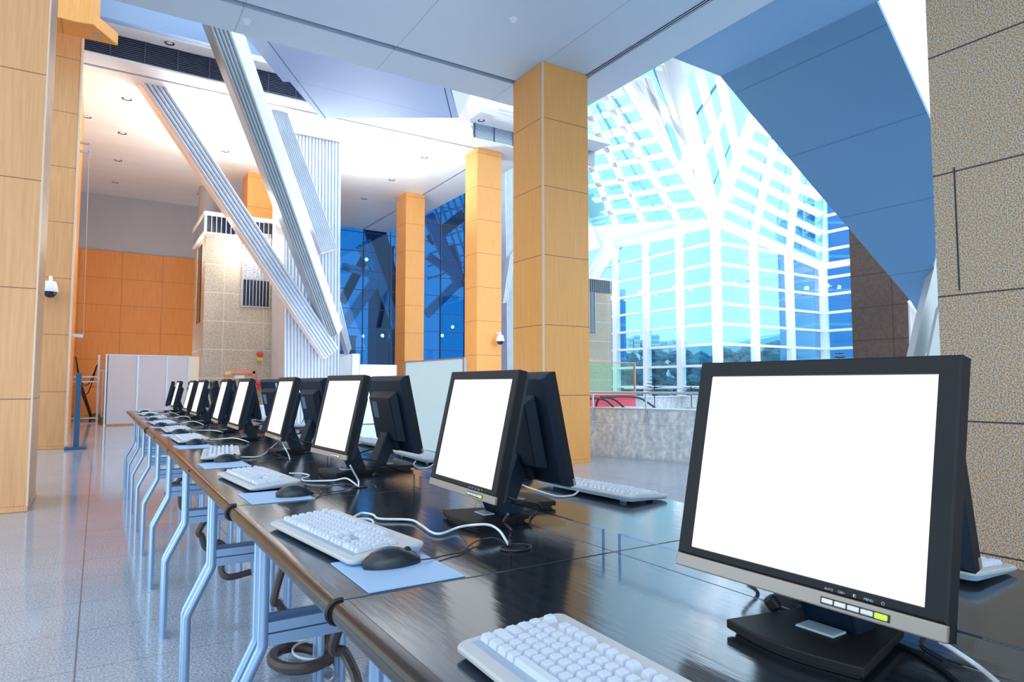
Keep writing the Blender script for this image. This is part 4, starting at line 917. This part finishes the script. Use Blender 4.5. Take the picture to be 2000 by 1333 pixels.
# printed words above the buttons of the nearest two monitors
for o in mons_f[:2]:
    for k, (s_, y_) in enumerate((('AUTO', -.0575), ('DIR+', -.074), ('MENU', -.1075))):
        cu = bpy.data.curves.new('lettering', 'FONT'); cu.body = s_; cu.size = .0042; cu.align_x = 'CENTER'; cu.extrude = .0001; cu.materials.append(MT['print'])
        tmp = bpy.data.objects.new('lettering_curve', cu); me = bpy.data.meshes.new_from_object(tmp); bpy.data.objects.remove(tmp)
        me.materials.clear(); me.materials.append(MT['print'])
        ob = bpy.data.objects.new('lettering', me); COL.objects.link(ob); ob.parent = o
        p_ = tl((-.0006, y_, B0_ if False else -.1442))
        ex = Vector((0, -1, 0)); ez = tl((-1, 0, 0))-tl((0, 0, 0)); ey = ez.cross(ex)
        mm = Matrix.Identity(4)
        for r_ in range(3): mm[r_][0] = ex[r_]; mm[r_][1] = ey[r_]; mm[r_][2] = ez[r_]; mm[r_][3] = p_[r_]
        ob.matrix_local = mm
    mb = MB().tube([tl((-.0008, -.0905+.0018*math.cos(a_), -.1425+.0018*math.sin(a_))) for a_ in [2*math.pi*k/12 for k in range(13)]], .0003, 4, False)
    mb.add([tl((-.0008, -.0905+.0015*math.cos(a_), -.1425+.0015*math.sin(a_))) for a_ in [math.pi*k/6-math.pi/2 for k in range(7)]], [tuple(range(7))])
    mb.build('contrast_symbol', MT['print'], o)
    mb = MB().tube([tl((-.0008, -.1245+.0018*math.cos(a_), -.1425+.0018*math.sin(a_))) for a_ in [math.pi*.65+1.7*math.pi*k/12 for k in range(13)]], .0003, 4, False)
    mb.tube([tl((-.0008, -.1245, -.1425)), tl((-.0008, -.1245, -.140))], .0003, 4); mb.build('power_symbol', MT['print'], o)

# ------------------------------------------------------------------ keyboard (local: user at -X, left end +Y)
KL, KD = .47, .172
def kz(x): return .016+(x+KD/2)/KD*.012        # sloping deck
def kb_body():
    mb = MB(); n = 6; r = .016; out = []
    for cx_, cy_, a0 in ((KD/2-r, KL/2-r, 0), (-KD/2+r, KL/2-r, math.pi/2), (-KD/2+r, -KL/2+r, math.pi), (KD/2-r, -KL/2+r, 1.5*math.pi)):
        for k in range(n+1): a_ = a0+math.pi/2*k/n; out.append((cx_+r*math.cos(a_), cy_+r*math.sin(a_)))
    m = len(out)
    lo = [(x*.93, y*.975, .004+(x+KD/2)/KD*.006) for x, y in out]; mid = [(x, y, kz(x)-.007) for x, y in out]; hi = [(x, y, kz(x)-.003) for x, y in out]; tp_ = [(x*.97, y*.99, kz(x)) for x, y in out]
    return lo, mid, hi, tp_, m
def key_shape(mb, x, y, wx, wy, h=.0098):
    b = kz(x)-.001; z0 = b; z1 = b+h; sl = (.012/KD)
    t0 = .0034
    p = [(x-wx/2, y-wy/2), (x+wx/2, y-wy/2), (x+wx/2, y+wy/2), (x-wx/2, y+wy/2)]
    q = [(x-wx/2+t0*.6, y-wy/2+t0), (x+wx/2-t0*1.4, y-wy/2+t0), (x+wx/2-t0*1.4, y+wy/2-t0), (x-wx/2+t0*.6, y+wy/2-t0)]
    mb.hexa([(a_, b_, z0+(a_-x)*sl) for a_, b_ in p]+[(a_, b_, z1+(a_-x)*sl) for a_, b_ in q])
U = .0187; KY0 = KL/2-.014
def keys_layout():
    K = []
    xr = [KD/2-.030-U*.2, 0, 0, 0, 0, 0]
    rows_x = [KD/2-.033]+[KD/2-.033-.024-U*k for k in range(5)]
    def row(r_, start, ws):
        y = start
        for w_ in ws:
            if w_ > 0: K.append((rows_x[r_], KY0-(y+w_/2)*U, U-.0016, w_*U-.0016))
            y += abs(w_)
    row(0, 0, [1, -1, 1, 1, 1, 1, -.5, 1, 1, 1, 1, -.5, 1, 1, 1, 1]); row(0, 15.25, [1, 1, 1])
    row(1, 0, [1]*13+[2]); row(1, 15.25, [1, 1, 1]); row(1, 18.5, [1, 1, 1, 1])
    row(2, 0, [1.5]+[1]*12+[1.5]); row(2, 15.25, [1, 1, 1]); row(2, 18.5, [1, 1, 1])
    row(3, 0, [1.75]+[1]*11+[2.25]); row(3, 18.5, [1, 1, 1])
    row(4, 0, [2.25]+[1]*10+[2.75]); row(4, 16.25, [1]); row(4, 18.5, [1, 1, 1])
    row(5, 0, [1.25, 1.25, 1.25, 1.0, 4.5, 1.0, 1.25, 1.25, 1, 1.25]); row(5, 15.25, [1, 1, 1]); row(5, 18.5, [2, 1])
    K.append((rows_x[2]-U/2, KY0-22*U, 2*U-.0016, U-.0016)); K.append((rows_x[4]-U/2, KY0-22*U, 2*U-.0016, U-.0016))
    return K
KEYS = keys_layout()
def make_keyboard(detail):
    t = thing('keyboard', '', 'keyboard'); lo, mid, hi, tp_, m = kb_body()
    def band(a, b): return [(i, (i+1) % m, m+(i+1) % m, m+i) for i in range(m)]
    MB().add(lo+mid, band(0, 0)+[tuple(range(m))[::-1]]).build('underside', MT['kbside'], t, smooth=True)
    mb = MB().add(mid+hi, band(0, 0)); mb.add(hi+tp_, band(0, 0)); mb.add(tp_, [tuple(range(m))]); mb.build('case', MT['kb'], t, smooth=True)
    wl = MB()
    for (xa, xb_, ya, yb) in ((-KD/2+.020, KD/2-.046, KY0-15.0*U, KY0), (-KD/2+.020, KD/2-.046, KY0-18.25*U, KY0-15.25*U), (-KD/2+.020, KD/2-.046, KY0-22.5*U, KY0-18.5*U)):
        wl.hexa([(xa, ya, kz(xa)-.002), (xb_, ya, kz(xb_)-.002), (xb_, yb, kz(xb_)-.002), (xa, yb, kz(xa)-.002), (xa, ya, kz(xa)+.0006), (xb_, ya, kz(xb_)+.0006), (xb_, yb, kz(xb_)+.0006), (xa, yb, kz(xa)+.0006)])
    wl.build('key_gap_shade', MT['well'], t)
    if detail:
        for i, k in enumerate(KEYS[:96]):
            mb = MB(); key_shape(mb, *k); mb.build('key', MT['key'], t)
        mb = MB()
        for k in KEYS[96:]: key_shape(mb, *k)
        ob = mb.build('key', MT['key'], t); ob['kind'] = 'stuff'
    else:
        for nm, sel in (('main_keys', lambda k: KY0-k[1] < 15.1*U and k[0] < KD/2-.045), ('function_keys', lambda k: k[0] > KD/2-.045), ('arrow_keys', lambda k: 15.1*U < KY0-k[1] < 18.4*U and k[0] < KD/2-.045), ('number_keys', lambda k: KY0-k[1] > 18.4*U and k[0] < KD/2-.045)):
            mb = MB()
            for k in KEYS:
                if sel(k): key_shape(mb, *k)
            mb.build(nm, MT['key'], t)
    for i in range(3): MB().box(KD/2-.030, KD/2-.026, KY0-(19.5+i*1.2)*U-.004, KY0-(19.5+i*1.2)*U, kz(KD/2-.03)-.001, kz(KD/2-.03)+.0008).build('status_light', MT['sticker'], t)
    for s_ in (-1, 1): MB().box(KD/2-.035, KD/2-.029, s_*(KL/2-.06)-.012, s_*(KL/2-.06)+.012, 0, .012).build('foot', MT['kbside'], t)
    MB().box(-KD/2+.02, -KD/2+.03, -KL/2+.05, -KL/2+.07, .0, .0052).box(-KD/2+.02, -KD/2+.03, KL/2-.07, KL/2-.05, .0, .0052).build('foot', MT['rubber'], t)
    return t
kd = make_keyboard(True); ks = make_keyboard(False)
#  (x, y, rotation deg)
KF = [(.490, .565, -2), (.484, 1.510, 6.5), (.505, 2.56, 4.5), (.535, 3.60, -8.5), (.500, 4.64, 1), (.515, 5.63, 0), (.50, 6.60, 2), (.52, 7.60, -2), (.51, 8.63, 3), (.52, 9.60, 0)]
KRr = [(1.405, .80, 0), (1.415, 1.72, 3), (1.34, 2.92, -4), (1.40, 3.75, 2), (1.40, 4.70, 0), (1.38, 5.70, 3), (1.39, 6.72, 0), (1.40, 7.70, 0), (1.40, 8.72, 0), (1.40, 9.70, 0)]
used = [False, False]
def put_kb(x, y, rot, det, lb, grp):
    src = kd if det else ks
    if used[det]: o = copy_tree(src)
    else: o = src; used[det] = True
    o.location = (x, y, TZ+.0003); o.rotation_euler = (0, 0, rot); o['label'] = lb; o['group'] = grp
    return o
kbo = []
for i, (x, y, r_) in enumerate(KF):
    kbo.append(put_kb(x, y, R(r_), 1 if i < 2 else 0, 'white keyboard in front of its monitor, %s on the aisle side' % which(i), 'keyboards on the aisle side'))
kbr = []
for i, (x, y, r_) in enumerate(KRr):
    kbr.append(put_kb(x, y, math.pi+R(r_), 0, 'white keyboard behind the back to back monitors, %s on the atrium side' % which(i), 'keyboards on the atrium side'))
# cables as parts of keyboards: drawn in world, stored in local
def local_cable(o, pts, r_, m, nm='cable'):
    mw = Matrix.Translation(o.location) @ Matrix.Rotation(o.rotation_euler.z, 4, 'Z'); inv = mw.inverted()
    mb = MB().tube(sm([inv @ Vector([float(c) for c in p]) for p in pts], 7), r_, 8); return mb.build(nm, m, o, smooth=True)
def tz(x, y, h=.004): return tuple(onZ(x, y, TZ+h))
local_cable(kbo[1], [tz(688, 1012, .012), tz(706, 1003, .006), tz(728, 1006, .006), tz(742, 1014, .006), tz(800, 1016, .006), tz(822, 1026, .006), tz(842, 1040, .006), tz(862, 1043, .006), tz(895, 1031, .010), tz(925, 1026, .03), tz(955, 1026, .03), tz(975, 1037, .02), tz(988, 1056, .006), tz(994, 1067, .004)], .003, MT['cable_white'])
local_cable(kbo[1], [tz(700, 1014, .010), tz(722, 1015, .006), tz(729, 1021, .006), tz(724, 1028, .006)], .003, MT['cable_white'], 'cable_loop')
local_cable(kbo[2], [tz(565, 925, .012), tz(592, 926, .006), tz(604, 930, .006), tz(590, 936, .006), tz(600, 940, .006), tz(650, 939, .010), tz(675, 935, .02), tz(690, 943, .010), tz(699, 951, .004)], .003, MT['cable_white'])
local_cable(kbo[3], [tz(470, 893, .008), tz(500, 893, .006), tz(515, 888, .006), tz(530, 875, .02), tz(543, 864, .04)], .003, MT['cable_white'])
for i in (4, 5, 6, 7, 8, 9):
    x, y, _ = KF[i]; fx, fy, _ = front[i]
    local_cable(kbo[i], [(x+.08, y+.02, TZ+.02), (x+.12, y-.05, TZ+.006), (fx-.07, fy-.22, TZ+.03), (fx-.02, fy-.30, TZ+.02), (.786, Y0+i+.14, TZ+.006)], .003, MT['cable_white'])
local_cable(kbr[0], [tz(1912, 1113, .02), tz(1880, 1108, .02), tz(1855, 1110, .02)], .003, MT['cable_white'])
local_cable(kbr[1], [tz(1130, 960, .012), tz(1118, 968, .004), tz(1090, 970, .004), tz(1060, 962, .006), tz(1030, 952, .01), tz(1018, 947, .02)], .003, MT['cable_white'])
local_cable(kbr[2], [tz(812, 901, .012), tz(808, 908, .004), tz(815, 914, .004), tz(835, 914, .004), tz(850, 905, .02)], .003, MT['cable_white'])
for i in range(3, 10):
    x, y, _ = KRr[i]; local_cable(kbr[i], [(x-.08, y, TZ+.015), (x-.12, y+.06, TZ+.005), (x-.18, y+.18, TZ+.005), (1.12, Y0+i+.2, TZ+.006)], .003, MT['cable_white'])

# ------------------------------------------------------------------ mouse (nose toward local +X)
def make_mouse():
    t = thing('mouse', '', 'mouse'); n = 14; rings = []; NS = 12
    for i in range(NS+1):
        s_ = i/NS; x = -.058+.116*s_
        w_ = .031*(max(0, math.sin(math.pi*s_))**.42)*(1-.12*s_); h_ = .038*(math.sin(math.pi*(s_*.86+.07))**.7)*(1-.22*s_)
        w_ = max(w_, .008); h_ = max(h_, .010)
        ring = []
        for k in range(n):
            a_ = math.pi*k/(n-1); cx_ = math.cos(a_); sy_ = max(0, math.sin(a_))
            ring.append((x, w_*math.copysign(abs(cx_)**.75, cx_), .0015+h_*sy_**.8))
        rings.append(ring)
    vs = [v for r_ in rings for v in r_]; fs = [(i*n+k, i*n+k+1, (i+1)*n+k+1, (i+1)*n+k) for i in range(NS) for k in range(n-1)]
    fs += [(i*n, (i+1)*n, (i+1)*n+n-1, i*n+n-1) for i in range(NS)]+[tuple(range(n)), tuple(range(NS*n, NS*n+n))[::-1]]
    shl = MB().add(vs, fs).build('shell', MT['mouse'], t, smooth=True)
    MB().lathe([(.007, -.0035), (.0085, -.001), (.0085, .001), (.007, .0035)], (0, 0, 0), 14).mapv(lambda v: Vector((v.x+.032, v.z, v.y+.0245))).build('scroll_wheel', MT['rubber'], shl)
    MB().bar((.012, 0, .0335), (.050, 0, .0185), .0012, .0015).build('button_split', MT['rubber'], shl)
    MB().box(.0565, .0592, -.0045, .0045, .004, .008).build('sensor_light', MT['red_led'], shl)
    MB().tube([(-.050, 0, .0), (.045, 0, .0)], .001, 4).build('skate', MT['rubber'], t)
    return t
ms = make_mouse()
MF = [None, (.503, 1.247, -3), (.545, 2.172, -4), (.517, 3.285, 12), (.505, 4.290, 20), (.512, 5.295, 18), (.462, 6.245, 15), (.465, 7.25, 18), (.50, 8.28, 20), (.50, 9.25, 15)]
first = True
for i, q in enumerate(MF):
    if q is None: continue
    o = ms if first else copy_tree(ms); first = False
    x, y, r_ = q; o.location = (x, y, TZ+.0028); o.rotation_euler = (0, 0, R(r_))
    o['label'] = 'black mouse on a light blue pad, %s on the aisle side' % ('nearest' if i == 1 else ORD[i-1]+' from the camera' if i < 9 else 'farthest'); o['group'] = 'mice on the aisle side'
    if i == 1: pts = [tz(822, 1094, .014), tz(845, 1091, .006), tz(880, 1083, .004), tz(900, 1078, .004), tz(930, 1058, .006), tz(960, 1051, .010), tz(978, 1056, .006), tz(992, 1068, .003)]
    elif i == 2: pts = [tz(612, 962, .012), tz(628, 962, .004), tz(622, 956, .004), tz(634, 951, .004), tz(660, 944, .004), tz(690, 949, .006), tz(699, 953, .003)]
    elif i == 3: pts = [tz(465, 895, .012), tz(500, 904, .004), tz(530, 900, .004), tz(550, 893, .01), tz(563, 897, .003)]
    else: pts = [(x+.058, y+.01, TZ+.012), (x+.12, y+.03, TZ+.004), (x+.2, y-.06, TZ+.004), (.786, Y0+i+.14, TZ+.005)]
    local_cable(o, pts, .0016, MT['cable_black'])
MR = [(1.36, 2.10, 186), (1.36, 3.30, 175), (1.35, 4.15, 180), (1.36, 5.10, 180), (1.36, 6.10, 180), (1.36, 7.10, 180), (1.36, 8.10, 180), (1.36, 9.10, 180)]
for i, (x, y, r_) in enumerate(MR):
    o = copy_tree(ms)
    for ch in list(o.children):
        if ch.name.startswith('cable'): bpy.data.objects.remove(ch)
    o.location = (x, y, TZ+.0003); o.rotation_euler = (0, 0, R(r_))
    o['label'] = 'black mouse beside a white keyboard, %s on the atrium side' % which(i); o['group'] = 'mice on the atrium side'
    local_cable(o, [(x-.058, y, TZ+.012), (x-.10, y+.01, TZ+.003), (x-.17, y-.04, TZ+.003), (x-.24, y-.02, TZ+.003)], .0016, MT['cable_black'])
# mouse pads
PF = [(.50, 1.218, 0), (.493, 2.20, 1), (.486, 3.165, 1), (.480, 4.165, 3), (.486, 5.17, 2), (.478, 6.19, 0), (.475, 7.20, 3), (.49, 8.20, 2), (.49, 9.20, 0)]
pad = MB().box(-.094, .094, -.11, .11, 0.0002, .0026).build('mouse_pad', MT['pad'], bevel=.0008)
for i, (x, y, r_) in enumerate(PF):
    o = pad if i == 0 else copy_tree(pad)
    o.location = (x, y, TZ); o.rotation_euler = (0, 0, R(r_))
    tag(o, 'light blue mouse pad at the desk edge, %s on the aisle side' % ('nearest' if i == 0 else ORD[i]+' from the camera' if i < 8 else 'farthest'), 'mouse pad', 'mouse pads on the aisle side')
# loose items near the front monitors: power brick and black cables
o = MB().bar(tz(1499, 1166, .030), tz(1518, 1192, .012), .018, .018).build('cable_adapter', MT['rubber'], bevel=.004)
tag(o, 'black cable adapter plug lying behind the base of the nearest monitor', 'adapter')
def loose(nm, pts, r_, m, lb, grp=None):
    tag(MB().tube(sm(pts, 7), r_, 8).build(nm, m, smooth=True), lb, 'cable', grp)
loose('cable', [tz(1524, 1190, .008), tz(1545, 1200, .004), tz(1600, 1225, .004), tz(1680, 1240, .003), tz(1760, 1262, .003), tz(1830, 1300, .003), tz(1880, 1340, .003)], .0032, MT['cable_black'], 'black cable running across the desk past the base of the nearest monitor')
loose('cable', [tz(1838, 1254, .05), tz(1870, 1275, .03), tz(1915, 1306, .01), tz(1960, 1345, .004)], .0032, MT['cable_white'], 'pale cable curving down at the lower right corner')
loose('cable', [tz(992, 1005, .10), tz(985, 1020, .06), tz(998, 1035, .05), tz(997, 1050, .02), tz(994, 1068, .004)], .003, MT['cable_black'], 'cable dropping from the second monitor into the desk grommet')
loose('cable', [tz(684, 910, .08), tz(692, 925, .05), tz(700, 940, .02), tz(700, 952, .004)], .003, MT['cable_white'], 'cable dropping from the third monitor into the desk grommet')
loose('cable', [tz(551, 864, .06), tz(558, 878, .04), tz(564, 890, .01), tz(566, 898, .004)], .003, MT['cable_white'], 'cable dropping from the fourth monitor into the desk grommet')
for k, rr_ in enumerate((.035,)):
    c = Vector(tz(1008, 1070, .003)); loose('cable', [(c.x+rr_*math.cos(a_), c.y+rr_*.8*math.sin(a_), TZ+.0035) for a_ in [2*math.pi*j/14 for j in range(15)]], .0022, MT['cable_black'], 'coiled black cable loop around the nearest desk grommet')
# conduits under the desks
def fz(x, y, Yp): return tuple(onY(x, y, Yp))
loose('conduit', [(.86, 2.15, .93), fz(655, 1245, 2.3), fz(672, 1275, 2.3), fz(690, 1310, 2.25), fz(700, 1350, 2.2), (.80, 2.1, .03)], .019, MT['conduit'], 'brown corrugated conduit hanging down under the nearest desk joint')
loose('conduit', [(.92, 3.3, .93), fz(540, 1150, 3.3), fz(545, 1180, 3.3), fz(560, 1197, 3.3), fz(585, 1200, 3.3), fz(610, 1220, 3.3), (1.02, 3.15, .02)], .019, MT['conduit'], 'brown corrugated conduit sagging behind the second pair of desk legs')
loose('conduit', [(.92, 4.6, .95), fz(398, 1020, 4.6), fz(395, 1050, 4.6), fz(405, 1072, 4.6), fz(425, 1060, 4.6), fz(440, 1075, 4.6), fz(432, 1110, 4.55), fz(445, 1128, 4.5), fz(490, 1118, 4.5)], .02, MT['conduit'], 'brown corrugated conduit looping under the third and fourth desks')
loose('conduit', [(.92, 6.4, .95), fz(333, 960, 6.4), fz(334, 950, 6.4), fz(345, 945, 6.4), fz(352, 955, 6.4), fz(353, 985, 6.4), fz(360, 1000, 6.4)], .02, MT['conduit'], 'brown conduit loop hanging under the far desks')
c = Vector(tuple(onZ(590, 1295, .05)))
loose('conduit', [(c.x+.13*math.cos(a_), c.y+.20*math.sin(a_), .03+.01*k) for k, a_ in enumerate([2*math.pi*j/10 for j in range(16)])], .026, MT['conduit'], 'coiled brown conduit bundle lying on the floor under the desks')
loose('cable', [(c.x+.09*math.cos(a_)+.05, c.y+.12*math.sin(a_), .10) for a_ in [2*math.pi*j/10 for j in range(10)]], .006, MT['cable_white'], 'thin pale cable looped on top of the conduit coil')
